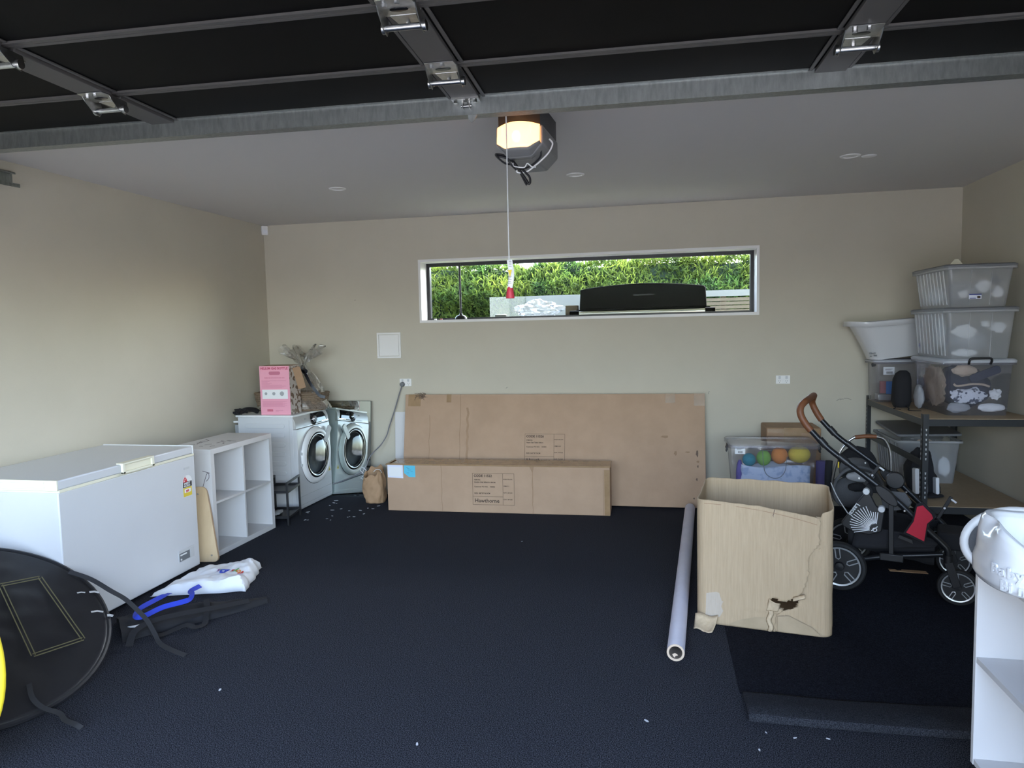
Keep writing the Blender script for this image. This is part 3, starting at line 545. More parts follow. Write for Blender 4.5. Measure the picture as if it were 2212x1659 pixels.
fx = (Vector((0,1,0)), Vector((0,0,1)), Vector((1,0,0))); dcn = (0.0, 0.305, 0.455)
dr = MB(WM).lathe([(0.255,-0.002),(0.258,0.006),(0.252,0.022),(0.232,0.034),(0.214,0.034),(0.206,0.024)], dcn, 64, fx).build('door', 'white_plastic', wm)
MB(WM).lathe([(0.262,-0.001),(0.262,0.004),(0.254,0.006)], dcn, 64, fx).build('door_trim', 'chrome', wm, dr)
MB(WM).lathe([(0.208,0.024),(0.200,0.030),(0.182,0.030),(0.172,0.022)], dcn, 64, fx).build('door_ring', 'gloss_black', wm, dr)
mat('door_glass', (0.012,0.014,0.018), 0.06, alpha=0.80, spec=0.30)
MB(WM).lathe([(0.174,0.020),(0.160,0.036),(0.12,0.046),(0.06,0.050),(0.0,0.051)], dcn, 64, fx).build('glass_bowl', 'door_glass', wm, dr)
mat('drum_steel', (0.16,0.165,0.17), 0.35, metal=0.9)
MB(WM).lathe([(0.172,0.012),(0.16,0.004),(0.05,0.003),(0.0,0.003)], dcn, 48, fx).build('drum', 'drum_steel', wm, dr)
MB(WM).prism(rrect(-0.03,0.03,-0.085,0.085,0.02), 0.016, (0.020, dcn[1]+0.185, dcn[2]+0.165), (Vector((0,0.75,-0.66)), Vector((0,0.66,0.75)), Vector((1,0,0)))).build('door_handle', 'light_grey_plastic', wm, dr, bevel=0.003)
for z in (0.405, 0.505): MB(WM).box((0.004,0.040,z-0.012), (0.014,0.054,z+0.012)).build('door_hinge', 'light_grey_plastic', wm, dr)
MB(WM).box((0.0,0.02,0.125), (0.0022,0.578,0.127)).build('kick_line', 'grey_plastic', wm); MB(WM).box((-0.002,0.0,0.052), (0.0005,0.596,0.054)).build('kick_line', 'grey_plastic', wm)
for k in range(5):
    MB(WM).box((0.0,0.455,0.205+0.008*k), (0.0012,0.572-0.012*(k % 3),0.208+0.008*k)).build('notice_text', 'light_grey_plastic', wm)
wt = MB(WM).prism([(0.535,0.258),(0.575,0.258),(0.555,0.296)], 0.0012, (0.0,0,0), fx).build('warning_triangle', 'sticker_yellow', wm)
MB(WM).prism([(0.547,0.264),(0.563,0.264),(0.555,0.282)], 0.0006, (0.0012,0,0), fx).build('warning_mark', 'sticker_black', wm, wt)
for k in range(8):                                      # pressed ribs on the side
    z = 0.155 + 0.083*k
    MB(WM).prism(rrect(-0.50,-0.115,z,z+0.040,0.019), 0.008, (0,-0.007,0), ax).build('side_rib', 'white_enamel', wm, bevel=0.0025)
MB(WM).box((-0.072,-0.0025,0.03), (-0.069,0.001,0.81)).build('side_seam', 'light_grey_plastic', wm)
m = MB(WM); m.box((-0.632,0.02,0.780), (-0.575,0.10,0.795)); m.build('rear_tab', 'white_plastic', wm)
MB(WM).box((-0.625,0.03,0.68), (-0.575,0.09,0.76)).build('inlet_valve', 'grey_plastic', wm)
MB(WM).tube(spline([(-0.60,0.06,0.68),(-0.615,0.05,0.5),(-0.60,0.10,0.25),(-0.605,0.2,0.08)], 6), 0.011).build('hose', 'grey_plastic', wm)
for x in (-0.53,-0.08):
    for y in (0.05,0.545): MB(WM).cyl((x,y,0.0), (x,y,0.014), 0.022).build('foot', 'black_plastic', wm)
# ================================================================ mirror leaning on the back wall behind the washing machine
mat('mirror_silver', (0.80,0.88,0.86), 0.015, metal=1.0); mat('mirror_edge', (0.05,0.06,0.06), 0.3)
mi = thing('leaning_mirror', 'frameless mirror leaning on back wall reflecting the washing machine', 'mirror', (-3.0, 6.24, 0))
mM = frame((-3.36,6.262,0.0), (0.997,-0.075,0), (0.0,0.095,0.995))
MB(mM).box((0,0,-0.006), (0.70,0.912,0.0)).build('mirror_back', 'mirror_edge', mi)
MB(mM).box((0.002,0.002,0.0), (0.698,0.910,0.0015)).build('mirror_glass', 'mirror_silver', mi, smooth=0)
# ================================================================ helium bottle box on the washer
hb = thing('helium_box', 'pink printed helium gas bottle carton standing on the washing machine', 'box', (-3.30, 5.80, 0.85))
mat('pink_card', (0.80,0.36,0.46), 0.45); mat('pink_ink', (0.50,0.08,0.14), 0.6); mat('pale_pink_ink', (0.55,0.17,0.25), 0.6)
mat('patterned_card', (0.62,0.55,0.50), 0.45, col2=(0.16,0.09,0.05), nscale=22, nmix=(0.52,0.56), detail=1)
HB = T((-3.437,5.690,0.8505), 0.02)
hx, hy, hz = 0.283, 0.20, 0.43
MB(HB).box((0,0.001,0), (hx-0.001,hy,hz)).build('carton', 'patterned_card', hb)
fp = MB(HB).box((0,-0.001,0), (hx,0.001,hz)).build('front_face', 'pink_card', hb)
MB(HB).box((0,0,hz), (hx,hy,hz+0.002)).build('top_flap', 'cardboard_dark', hb)
HT = lambda x, z: HB @ frame((x,-0.0012,z), (1,0,0), (0,0,1))
text_mb('HELIUM GAS BOTTLE', 0.0275, HT(hx/2,hz-0.030), 0.0004, 'CENTER', 0.0011).build('title_text', 'pink_ink', hb, fp)
text_mb('WARNING: READ INSTRUCTIONS AND SAFETY NOTES', 0.0078, HT(hx/2,hz-0.108), 0.0003, 'CENTER', 0.0002).build('printed_text', 'pink_ink', hb, fp)
MB(HB).prism(rrect(0.090,0.198,hz-0.078,hz-0.048,0.014), 0.0006, (0,-0.0010,0), (Vector((1,0,0)),Vector((0,0,1)),Vector((0,-1,0)))).build('hand_hole', 'pale_pink_ink', hb, fp)
for k in range(22):                                     # rows of fine print
    z = [0.300-0.008*i for i in range(9)] + [0.117-0.0065*i for i in range(8)] + [0.208-0.007*i for i in range(3)] + [0.028,0.036]
    if k >= len(z): break
    x0, x1 = (0.018, 0.115) if k in (1,2,3,4) else ((0.018, 0.25) if k < 17 else ((0.018,0.24) if k < 20 else (0.14,0.21)))
    MB(HB).box((x0,-0.0016,z[k]), (x1-0.02*((k*7) % 3),-0.0009,z[k]+0.0018)).build('print_line', 'pale_pink_ink', hb, fp)
wp = MB(HB).box((0.020,-0.0018,0.140), (0.262,-0.0009,0.222)).build('white_strip', 'white_plastic', hb, fp)
for x, r in ((0.055,0.013),(0.130,0.015),(0.207,0.020)): MB(HB).lathe([(0.0,0.0),(r,0.0)], (x,-0.0022,0.186), 20, (Vector((1,0,0)),Vector((0,0,1)),Vector((0,-1,0)))).build('balloon_icon', 'grey_plastic', hb, fp)
bc = MB(HB)
for k in range(14): bc.box((0.060+0.004*k,-0.0016,0.028), (0.0615+0.004*k+0.0012*(k % 3),-0.0009,0.049))
bo = bc.build('barcode', 'pink_ink', hb, fp); bo['kind'] = 'stuff'
# ================================================================ cellophane wrapped gift basket
gb = thing('gift_basket', 'woven gift basket wrapped in clear cellophane with black ribbon', 'basket', (-3.30, 6.02, 0.85))
mat('wicker', (0.30,0.22,0.15), 0.8, col2=(0.19,0.13,0.085), nscale=30, stretch=(1,1,6), bump=0.8, bscale=60)
film('cellophane', 0.20, 0.10, (1,1,1), (0.9,0.88,0.82), 0.07)
bx, by, bz = -3.335, 6.055, 0.8505
for k in range(9):                                      # woven rows
    z = bz + 0.0112 + 0.0185*k; f = 0.90+0.10*k/8
    MB().tube([(bx+0.345*f*math.copysign(abs(math.cos(a))**0.6, math.cos(a)) + 0.004*math.sin(a*22+k*PI), by+0.135*f*math.copysign(abs(math.sin(a))**0.6, math.sin(a)) + 0.004*math.cos(a*22+k*PI), z) for a in [2*PI*i/84 for i in range(84)]], 0.0115, 6, True).build('woven_row', 'wicker', gb)
MB().prism([(bx+0.315*math.copysign(abs(math.cos(a))**0.6, math.cos(a)), by+0.115*math.copysign(abs(math.sin(a))**0.6, math.sin(a))) for a in [2*PI*i/40 for i in range(40)]], 0.015, (0,0,bz)).build('basket_base', 'wicker', gb)
def cel(u, v):                                          # gathered wrap rising to a knot and fanning out above
    a = 2*PI*u
    if v < 0.62:
        t = v/0.62; r = 0.97*(1-t)**0.75+0.07; z = bz + 0.018 + 0.40*t**0.95
    else:
        t = (v-0.62)/0.38; r = 0.07 + 0.50*t; z = bz + 0.418 + 0.150*t**0.8
    cxx = bx + 0.120*min(1, v/0.62)
    k = 1 + (0.16 if v > 0.62 else 0.07*v)*math.sin(a*17+3*noise.noise(Vector((u*6, v*3, 0)))*4) + 0.12*noise.noise(Vector((math.cos(a)*3, math.sin(a)*3, v*6)))
    xx = 0.350*math.copysign(abs(math.cos(a))**0.7, math.cos(a)) if v < 0.5 else 0.350*math.cos(a)
    yy = 0.150*math.copysign(abs(math.sin(a))**0.7, math.sin(a)) if v < 0.5 else 0.20*math.sin(a)
    return (cxx + xx*r*k, by + yy*r*k, z + 0.05*max(0, v-0.62)*math.sin(a*7)*2.2 + 0.012*noise.noise(Vector((math.cos(a)*5, math.sin(a)*5, v*9))))
MB().grid(cel, 110, 36, cu=True).build('cellophane_wrap', 'cellophane', gb, smooth=25)
mat('black_satin', (0.01,0.011,0.018), 0.35)
pp = [(-3.205,6.03,1.268),(-3.175,5.97,1.262),(-3.145,5.915,1.235),(-3.10,5.89,1.19),(-3.06,5.88,1.12),(-3.01,5.88,1.05),(-2.965,5.88,1.00),(-2.92,5.89,0.985)]
MB().ribbon(spline(pp, 6), 0.026, (0.2,-1,0.2), 0.001).build('ribbon', 'black_satin', gb)
pp = [(-3.148,5.92,1.238),(-3.11,5.88,1.24),(-3.075,5.86,1.225),(-3.09,5.86,1.20),(-3.138,5.905,1.222)]
MB().ribbon(spline(pp, 6), 0.022, (0.2,-0.6,0.7), 0.001).build('ribbon', 'black_satin', gb)
MB().tube(spline([(-3.205,6.03,1.272),(-3.143,5.91,1.272),(-3.125,5.80,1.268),(-3.120,5.742,1.262)], 6), 0.0015, 6).build('tag_string', 'black_satin', gb)
MB(frame((-3.148,5.742,1.262), (0.93,0,0.25), (-0.32,0,0.95))).prism([(0.0,-0.005),(0.062,-0.005),(0.075,-0.02),(0.075,-0.20),(0,-0.20)], 0.001).build('gift_tag', 'cardboard_dark', gb)
MB().prism([(bx+0.26*math.cos(a), by+0.10*math.sin(a)) for a in [2*PI*i/20 for i in range(20)]], 0.06, (0,0,bz+0.10)).build('tissue_filling', 'brown_paper', gb)
# black cables / cloth at the back corner of the washer
bp = thing('adapter_cables', 'bundle of black cables lying on the washing machine corner', 'cables', (-3.60, 5.66, 0.85))
m = MB()
for k in range(6):
    r = random.Random(k); m.tube(spline([(-3.66+0.10*r.random(), 5.585+0.10*r.random(), 0.867+0.035*r.random()) for _ in range(7)], 6), 0.008, 7)
m.tube(spline([(-3.61,5.64,0.88),(-3.58,5.70,0.895),(-3.55,5.76,0.885),(-3.53,5.79,0.865)], 6), 0.022, 10)
m.build('cable_coil', 'black_plastic', bp)
m = MB(); blob(m, (-3.630,5.625,0.872), (0.035,0.030,0.018), 2, 0.3); m.build('adapter', 'black_plastic', bp)
# ================================================================ leaning table carton
mat('corrugated', (0.465,0.352,0.232), 0.85, col2=(0.415,0.31,0.20), nscale=9, stretch=(14,14,0.5), bump=0.25, bscale=9, spec=0.15)
mat('white_label', (0.72,0.74,0.85), 0.45); mat('blue_label', (0.10,0.50,0.68), 0.5); mat('dark_crease', (0.30,0.19,0.115), 0.8); mat('dirt', (0.16,0.11,0.08), 0.9)
tx = thing('table_carton', 'large flat brown furniture carton leaning on back wall', 'box', (-0.95, 6.12, 0))
TM = frame((-2.300,6.086,0.016), (1,0,0), (0,0.192,0.981)); TW, TH, TT = 2.70, 0.972, 0.082
MB(TM).box((0,0,-TT), (TW,TH,0)).build('carton', 'cardboard', tx, bevel=0.004)
for x0, x1, y0 in ((0.03,0.15,TH-0.11), (0.40,0.445,TH-0.075), (2.37,2.45,TH-0.08), (2.61,2.70,TH-0.105)): MB(TM).box((x0,y0,-0.02), (x1,TH+0.0005,0.0008)).build('tape', 'packing_tape', tx)
for x, y0, y1 in ((0.535,0.0,TH), (0.245,0.15,0.78)): MB(TM).ribbon([(x+0.004*math.sin(k*2.2), y0+(y1-y0)*k/8, 0.0006) for k in range(9)], 0.004, (0,0,1), 0.0008).build('crease', 'dark_crease', tx)
MB(TM).ribbon([(0.605+0.012*math.sin(k*3.1), 0.10+0.75*k/14, 0.001) for k in range(15)], 0.020, (0,0,1), 0.001).build('tape_remnant', 'cardboard_dark', tx)
r = random.Random(4)
m = MB(TM)
for k in range(26): p = Vector((0.155+r.uniform(-0.03,0.03), TH-0.012, 0.0)); m.tube(spline([p, p+Vector((r.uniform(-0.03,0.03), r.uniform(-0.02,0.02), r.uniform(0.0,0.012))), p+Vector((r.uniform(-0.045,0.045), r.uniform(-0.045,0.03), r.uniform(0.0,0.012)))], 3), 0.0016, 4)
m.build('torn_fibres', 'dirt', tx)['kind'] = 'stuff'
for x, y, a, b in ((2.63,0.46,0.010,0.03), (2.635,0.39,0.012,0.010), (2.635,0.35,0.006,0.012), (2.625,0.24,0.007,0.013), (2.60,0.08,0.008,0.007), (2.45,0.46,0.012,0.02), (2.36,0.60,0.03,0.012), (2.55,0.47,0.02,0.006)):
    MB(TM).prism([(x+a*(1+0.3*math.sin(k*2.7))*math.cos(2*PI*k/9), y+b*(1+0.3*math.sin(k*1.9))*math.sin(2*PI*k/9)) for k in range(9)], 0.0006, (0,0,0)).build('scuff_mark', 'dark_crease' if a > 0.011 else 'dirt', tx)
MB(TM).box((0.985,-0.002,0.0), (1.05,0.016,0.0015)).build('white_scrap', 'white_plastic', tx)
def shipping_label(root, M, W, H, code, lines, right, ink='print_ink'):
    lw = 0.0022; z = 0.0008; t = 0.0005
    sl = MB(M).box((0,0,z), (W,lw,z+t)).build('label_rule', ink, root)
    for a in ((0,H-lw,W,H), (0,0,lw,H), (W-lw,0,W,H), (W*0.725,0,W*0.725+lw,H), (0,H*0.26,W*0.725,H*0.26+lw)): MB(M).box((a[0],a[1],z), (a[2],a[3],z+t)).build('label_rule', ink, root)
    tx_ = lambda s, x, y, sz, b=0.0: text_mb(s, sz, M @ Matrix.Translation((x,y,z)), 0.0004, bold=b).build('printed_text', ink, root)
    tx_(code, W*0.035, H*0.885, 0.0285, 0.0009)
    for s, y, sz in lines: tx_(s, W*0.04, H*y, sz, 0.0004)
    for s, y in right: tx_(s, W*0.74, H*y, 0.0135, 0.0003)
    tx_('Hawthorne', W*0.045, H*0.075, 0.0465, 0.0006)
shipping_label(tx, TM @ Matrix.Translation((1.138,0.345,0)), 0.36, 0.27, 'CODE 11526', (('ITEM NO.',0.775,0.0135),('Vaasa Oak Table-260cm',0.695,0.0155),('Customer PO NO.   140402',0.555,0.0155),('SIZE: 260*98*76CM',0.345,0.0155)), (('PCS/CTN:1PC',0.80),('CBM: 0.33',0.585),('N.W. 73 KGS',0.375),('G.W. 76 KGS',0.165)))
# ================================================================ bench carton in front of it
bn = thing('bench_carton', 'long low brown furniture carton lying in front of the leaning carton', 'box', (-1.35, 5.9, 0))
BM = frame((-2.316,5.773,0), (1.93,0.034,0), (0,0,1)); BW, BH = 1.932, 0.405
MB(BM).box((0.004,0,-0.245), (BW,BH,0)).build('carton', 'cardboard', bn, bevel=0.005)
MB(BM).box((-0.004,BH-0.002,-0.245), (BW+0.004,BH+0.010,0.004)).build('top_flap', 'packing_tape', bn, bevel=0.003)
MB(BM).prism([(-0.03,BH-0.012),(0.0,BH+0.006),(0.035,BH+0.016),(0.01,BH+0.004)], -0.16, (0,0,-0.02)).build('raised_flap', 'cardboard_dark', bn)
for x in (0.495, 1.285): MB(BM).ribbon([(x+0.003*math.sin(k*1.7), BH*k/10, 0.0006) for k in range(11)], 0.004, (0,0,1), 0.0008).build('crease', 'dark_crease', bn)
MB(BM).prism([(1.262,BH-0.002),(1.285,BH-0.05),(1.289,0.1),(1.292,0.1),(1.291,BH-0.05),(1.30,BH-0.002)], 0.002, (0,0,0)).build('crease', 'cardboard_dark', bn)
for x0, x1 in ((1.875,1.879), (1.885,1.93)): MB(BM).box((x0,0.004,0.0), (x1,BH-0.02,0.0012)).build('tape', 'packing_tape' if x1-x0 > .02 else 'dark_crease', bn)
MB(BM).prism([(0.012,BH-0.112),(0.152,BH-0.118),(0.150,BH-0.002),(0.010,BH-0.002)], 0.0012).build('address_pouch', 'white_label', bn)
MB(BM).prism([(0.024,BH-0.100),(0.138,BH-0.104),(0.136,BH-0.022),(0.022,BH-0.02)], 0.0006, (0,0,0.0012)).build('pouch_sheet', 'white_plastic', bn)
bl = MB(BM).prism([(0.160,BH-0.004),(0.262,BH-0.006),(0.262,BH-0.108),(0.205,BH-0.106),(0.160,BH-0.072)], 0.0010).build('blue_sticker', 'blue_label', bn)
for k, (a, b) in enumerate(((0.18,0.20),(0.19,0.21),(0.195,0.225),(0.22,0.24),(0.185,0.205))): MB(BM).box((a,BH-0.022-0.012*k,0.001), (b,BH-0.0205-0.012*k,0.0014)).build('sticker_text', 'print_ink', bn, bl)
shipping_label(bn, BM @ Matrix.Translation((0.768,0.070,0)), 0.362, 0.272, 'CODE 11522', (('ITEM NO.',0.775,0.0135),('VAASA OAK BENCH-180CM',0.695,0.0150),('Customer PO NO.   140402',0.555,0.0155),('SIZE: 180*35*46.5CM',0.345,0.0155)), (('PCS/CTN:1PC',0.80),('CBM: 0.1',0.585),('N.W. 26 KGS',0.375),('G.W. 28 KGS',0.165)))
# white board, paper bag
one(MB(frame((-2.435,6.285,0), (1,0,0), (0,0.064,0.998))).box((0,0,-0.016), (0.30,0.800,0)), 'white_board', 'white_melamine', 'thin white board leaning on wall behind the leaning carton', 'board', (-2.30,6.29,0), bevel=0.001)
pg = thing('paper_bag', 'crumpled open brown paper bag on carpet beside the long carton', 'paper bag', (-2.545, 6.06, 0))
def pbag(u, v):
    a = 2*PI*u; hgt = 0.285 + 0.04*math.sin(a+0.6) + 0.012*math.sin(a*7)
    rx = 0.095*(0.92+0.14*math.sin(PI*v)-0.05*v); ry = 0.078*(0.95+0.12*math.sin(PI*v)-0.05*v)
    c = abs(math.cos(a))**0.75*math.copysign(1, math.cos(a)); s_ = abs(math.sin(a))**0.75*math.copysign(1, math.sin(a))
    k = 1 + 0.14*noise.noise(Vector((c*2.2, s_*2.2, v*4))) + 0.07*noise.noise(Vector((c*6, s_*6, v*9)))
    if v > 0.99: k *= 1.03
    return (-2.548+rx*c*k-0.012*v, 6.062+ry*s_*k, hgt*v)
MB().grid(pbag, 48, 20, cu=True).build('bag_wall', 'brown_paper', pg, smooth=28, solid=0.001)
MB().prism([(-2.548+0.085*math.cos(2*PI*k/20), 6.062+0.07*math.sin(2*PI*k/20)) for k in range(20)], 0.012, (0,0,0)).build('bag_base', 'brown_paper', pg)
MB().tube(spline([(-2.60,6.00,0.30),(-2.63,5.99,0.33),(-2.66,6.0,0.31),(-2.64,6.01,0.27)], 6), 0.0025).build('paper_handle', 'white_nonwoven', pg)
MB().tube(spline([(-2.53,5.995,0.29),(-2.50,5.99,0.315),(-2.47,6.0,0.31),(-2.46,6.02,0.28)], 6), 0.0025).build('paper_handle', 'white_nonwoven', pg)
# ================================================================ wall fittings
hp_ = thing('access_hatch', 'square white access hatch set in wall above a power socket', 'wall hatch', (-2.476, YB, 1.309))
m = MB(); x0, x1, z0, z1 = -2.594, -2.358, 1.309, 1.549
for a in ((x0,x1,z0,z0+0.018), (x0,x1,z1-0.018,z1), (x0,x0+0.018,z0+0.018,z1-0.018), (x1-0.018,x1,z0+0.018,z1-0.018)): m.box((a[0],YB-0.010,a[2]), (a[1],YB+0.001,a[3]))
m.build('hatch_frame', 'white_trim', hp_, bevel=0.002)
MB().box((x0+0.021,YB-0.007,z0+0.021), (x1-0.021,YB+0.001,z1-0.021)).build('hatch_door', 'white_trim', hp_, bevel=0.001)
def socket(x, z, lab):
    s = thing('power_socket', lab, 'power socket', (x, YB, z-0.036), 'double power sockets')
    MB().box((x-0.058,YB-0.008,z-0.036), (x+0.058,YB+0.001,z+0.036)).build('faceplate', 'white_trim', s, bevel=0.003)
    for dx in (-0.028, 0.028):
        MB().prism(rrect(-0.009,0.009,-0.012,0.012,0.004), 0.006, (x+dx,YB-0.008,z+0.019), (Vector((1,0,0)),Vector((0,0,1)),Vector((0,-1,0)))).build('switch', 'light_grey_plastic', s, bevel=0.001)
        for sx, rz in ((-0.007,0.5), (0.007,-0.5)): MB(T((x+dx+sx,YB-0.008,z-0.010)) @ Matrix.Rotation(rz, 4, 'Y')).box((-0.0012,-0.0008,-0.004), (0.0012,0.0,0.004)).build('pin_slot', 'black_plastic', s)
        MB().box((x+dx-0.0012,YB-0.0088,z-0.027), (x+dx+0.0012,YB-0.008,z-0.019)).build('pin_slot', 'black_plastic', s)
socket(-2.323, 1.0775, 'white double wall socket with a dark plug pushed in')
socket(1.046, 1.0785, 'white double wall socket with both outlets empty')
pc = thing('power_cable', 'grey power cable hanging from socket down to the washing machine', 'cable', (-2.35, 6.33, 1.06))
MB().lathe([(0.0,0.034),(0.018,0.032),(0.022,0.020),(0.023,0.0)], (-2.351,YB-0.008,1.0605), 20, (Vector((1,0,0)),Vector((0,0,1)),Vector((0,-1,0)))).build('plug', 'panel_dark', pc)
mat('cable_grey', (0.17,0.17,0.19), 0.5)
MB().tube(spline([(-2.352,6.325,1.055),(-2.362,6.325,1.02),(-2.387,6.325,0.953),(-2.422,6.32,0.843),(-2.485,6.31,0.666),(-2.506,6.29,0.585),(-2.55,6.25,0.500),(-2.60,6.19,0.440),(-2.64,6.165,0.385),(-2.665,6.15,0.31),(-2.705,6.15,0.258),(-2.80,6.155,0.212),(-2.89,6.175,0.175),(-2.98,6.20,0.138),(-3.035,6.212,0.12)], 6), 0.0055, 8).build('cable', 'cable_grey', pc)
MB().tube(spline([(-2.665,6.15,0.32),(-2.70,6.14,0.25),(-2.67,6.13,0.24),(-2.72,6.14,0.20),(-2.675,6.10,0.20),(-2.668,6.06,0.205)], 6), 0.0028, 6).build('loose_tie', 'white_plastic', pc)
ms = thing('motion_sensor', 'small white motion sensor in the upper corner of the room', 'sensor', (-3.690, 6.330, 2.512))
sM = frame((-3.700,6.337,2.510), (0.707,0.707,0), (0,0,1))
MB(sM).prism(rrect(-0.030,0.030,0.0,0.088,0.008), 0.022, (0,0,0.0)).build('housing', 'white_trim', ms, bevel=0.004)
MB(sM).prism(rrect(-0.022,0.022,0.012,0.052,0.012), 0.006, (0,0,0.022)).build('sensor_lens', 'white_nonwoven', ms, bevel=0.003)
# ================================================================ white cardboard tube
mat('tube_white', (0.66,0.66,0.78), 0.5, col2=(0.60,0.60,0.72), nscale=7); mat('tube_end', (0.55,0.43,0.33), 0.8); mat('tube_inside', (0.20,0.16,0.13), 0.9)
ct = thing('cardboard_tube', 'long white cardboard tube lying on carpet beside the torn box', 'cardboard tube', (0.17, 4.6, 0))
a = Vector((0.077,3.285,0.041)); b = Vector((0.262,5.98,0.041)); d = (b-a).normalized(); X = Vector((0,0,1)); Y = d.cross(X).normalized()
MB().lathe([(0.041,0.0),(0.041,2.70)], a, 40, (X,Y,d)).build('tube_wall', 'tube_white', ct)
MB().lathe([(0.041,0.0),(0.0395,-0.002),(0.032,-0.002),(0.030,0.0)], a, 40, (X,Y,d)).build('near_rim', 'tube_end', ct); MB().lathe([(0.041,2.70),(0.030,2.70)], a, 40, (X,Y,d)).build('far_rim', 'tube_end', ct)
MB().lathe([(0.030,0.0),(0.030,2.70)], a, 32, (X,Y,d)).build('tube_lining', 'tube_inside', ct)
MB().prism([(-0.030,-0.004),(-0.022,-0.002),(-0.018,0.010),(-0.012,0.006),(-0.008,-0.004),(-0.014,-0.016),(-0.024,-0.012)], 0.002, a + d*0.012, (X,Y,d)).build('torn_paper', 'tube_end', ct)
# ================================================================ torn open carton
tb = thing('torn_box', 'open torn cardboard box with ragged hole in its front', 'box', (0.52, 3.95, 0))
mat('torn_core', (0.60,0.47,0.32), 0.9, col2=(0.50,0.38,0.25), nscale=60)
BX = frame((0.196,3.745,0.0012), (0.641,-0.106,0), (0.106,0.641,0))      # x along the front, y to the back, z up
FW, FD, RC = 0.652, 0.50, 0.055
per = []                                                # rounded-rectangle perimeter starting at the front-left, going right
def _arc(cx, cy, a0): per.extend([(cx+RC*math.cos(a0+PI/2*k/6), cy+RC*math.sin(a0+PI/2*k/6)) for k in range(7)])
per.extend([(RC+(FW-2*RC)*k/24, 0.0) for k in range(24)]); _arc(FW-RC, RC, -PI/2); per.extend([(FW, RC+(FD-2*RC)*k/12) for k in range(1,12)]); _arc(FW-RC, FD-RC, 0)
per.extend([(FW-RC-(FW-2*RC)*k/16, FD) for k in range(1,16)]); _arc(RC, FD-RC, PI/2); per.extend([(0.0, FD-RC-(FD-2*RC)*k/12) for k in range(1,12)]); _arc(RC, RC, PI)
cum = [0.0]
for i in range(len(per)): p, q = per[i], per[(i+1) % len(per)]; cum.append(cum[-1] + math.hypot(q[0]-p[0], q[1]-p[1]))
PL = cum[-1]
def perim(s):
    s %= PL
    lo = 0
    while lo < len(per)-1 and cum[lo+1] <= s: lo += 1
    t = (s-cum[lo])/max(1e-9, cum[lo+1]-cum[lo]); p, q = per[lo], per[(lo+1) % len(per)]
    n = Vector((q[1]-p[1], -(q[0]-p[0]), 0)).normalized()
    return Vector((p[0]+(q[0]-p[0])*t, p[1]+(q[1]-p[1])*t, 0)), n
def lerp_tab(tab, x):
    if x <= tab[0][0]: return tab[0][1]
    for (a0, b0), (a1, b1) in zip(tab, tab[1:]):
        if x <= a1: return b0+(b1-b0)*(x-a0)/(a1-a0)
    return tab[-1][1]
tear = [(0.0,0.385),(0.06,0.390),(0.10,0.400),(0.125,0.43),(0.155,0.465),(0.175,0.475),(0.20,0.485),(0.235,0.51),(0.27,0.525),(0.30,0.535),(0.36,0.542),(0.41,0.534),(0.45,0.555),(0.48,0.578),(0.50,0.588),(0.64,0.590)]   # (z, x) across the front
front_top = [(0.0,0.655),(0.05,0.657),(0.30,0.640),(0.42,0.626),(0.58,0.602),(0.60,0.600),(0.602,0.622),(0.64,0.632)]
tops = front_top + [(0.70,0.645),(0.90,0.655),(1.09,0.662),(1.35,0.668),(1.70,0.668),(1.80,0.655),(2.0,0.645),(PL,0.655)]
hole = [(0.355,0.168),(0.385,0.182),(0.42,0.166),(0.445,0.170),(0.47,0.192),(0.495,0.176),(0.49,0.150),(0.465,0.125),(0.42,0.120),(0.395,0.135),(0.375,0.155)]
def inside(p, poly):
    c = False
    for i in range(len(poly)):
        (x0, y0), (x1, y1) = poly[i], poly[i-1]
        if (y0 > p[1]) != (y1 > p[1]) and p[0] < (x1-x0)*(p[1]-y0)/(y1-y0)+x0: c = not c
    return c
def jag(z): return 0.009*noise.noise(Vector((z*70, 1.3, 0))) + 0.005*noise.noise(Vector((z*240, 4, 0)))
NZ = 60; NS = 300
m = MB(BX); vs = []; fs = []
for j in range(NZ+1):
    v = j/NZ
    for i in range(NS+1):
        t = i/NS
        z0 = v*0.64; xr = lerp_tab(tear, z0) + jag(z0) - RC; 
        s0 = xr - 0.016 - 0.06*max(0.0, min(1.0, (0.17-z0)/0.06)); s1 = PL + xr           # strip starts just inside the tear and ends at it
        s = s0 + (s1-s0)*t
        p, n = perim(s); sm = s % PL
        tz = lerp_tab(tops, sm + RC if sm < PL-0.0 else 0) if sm < FW else lerp_tab(tops, sm)
        tz += 0.006*noise.noise(Vector((s*14, 0, 3)))
        lift = -0.013*max(0, 1-(t*(s1-s0))/0.10) + 0.011*max(0, 1-((1-t)*(s1-s0))/0.20)*(1 if z0 > 0.10 else 0.3)
        bul = 0.016*math.sin(PI*v)*math.sin(max(0.0, min(1.0, sm/(FW-2*RC)))*PI) if sm < FW else 0.0
        wav = 0.006*noise.noise(Vector((s*5, v*3, 8)))*(1 if v > 0.05 else 0)
        q = p + n*(lift+bul+wav); q.z = 0.003 + tz*v
        vs.append(q)
def fx_(i, j):                                           # front-plane coordinates of a grid vertex
    q = vs[j*(NS+1)+i]; return (q.x, q.z)
for j in range(NZ):
    for i in range(NS):
        c4 = [fx_(i,j), fx_(i+1,j), fx_(i+1,j+1), fx_(i,j+1)]; cx = sum(c[0] for c in c4)/4; cz = sum(c[1] for c in c4)/4
        yy = vs[j*(NS+1)+i].y
        if yy < 0.03 and inside((cx+0.006*noise.noise(Vector((cx*120, cz*120, 2))), cz), hole): continue
        a = j*(NS+1)+i; fs.append((a, a+1, a+NS+2, a+NS+1))
m.add(vs, fs); m.build('carton_wall', 'corrugated', tb, smooth=35, solid=0.005)
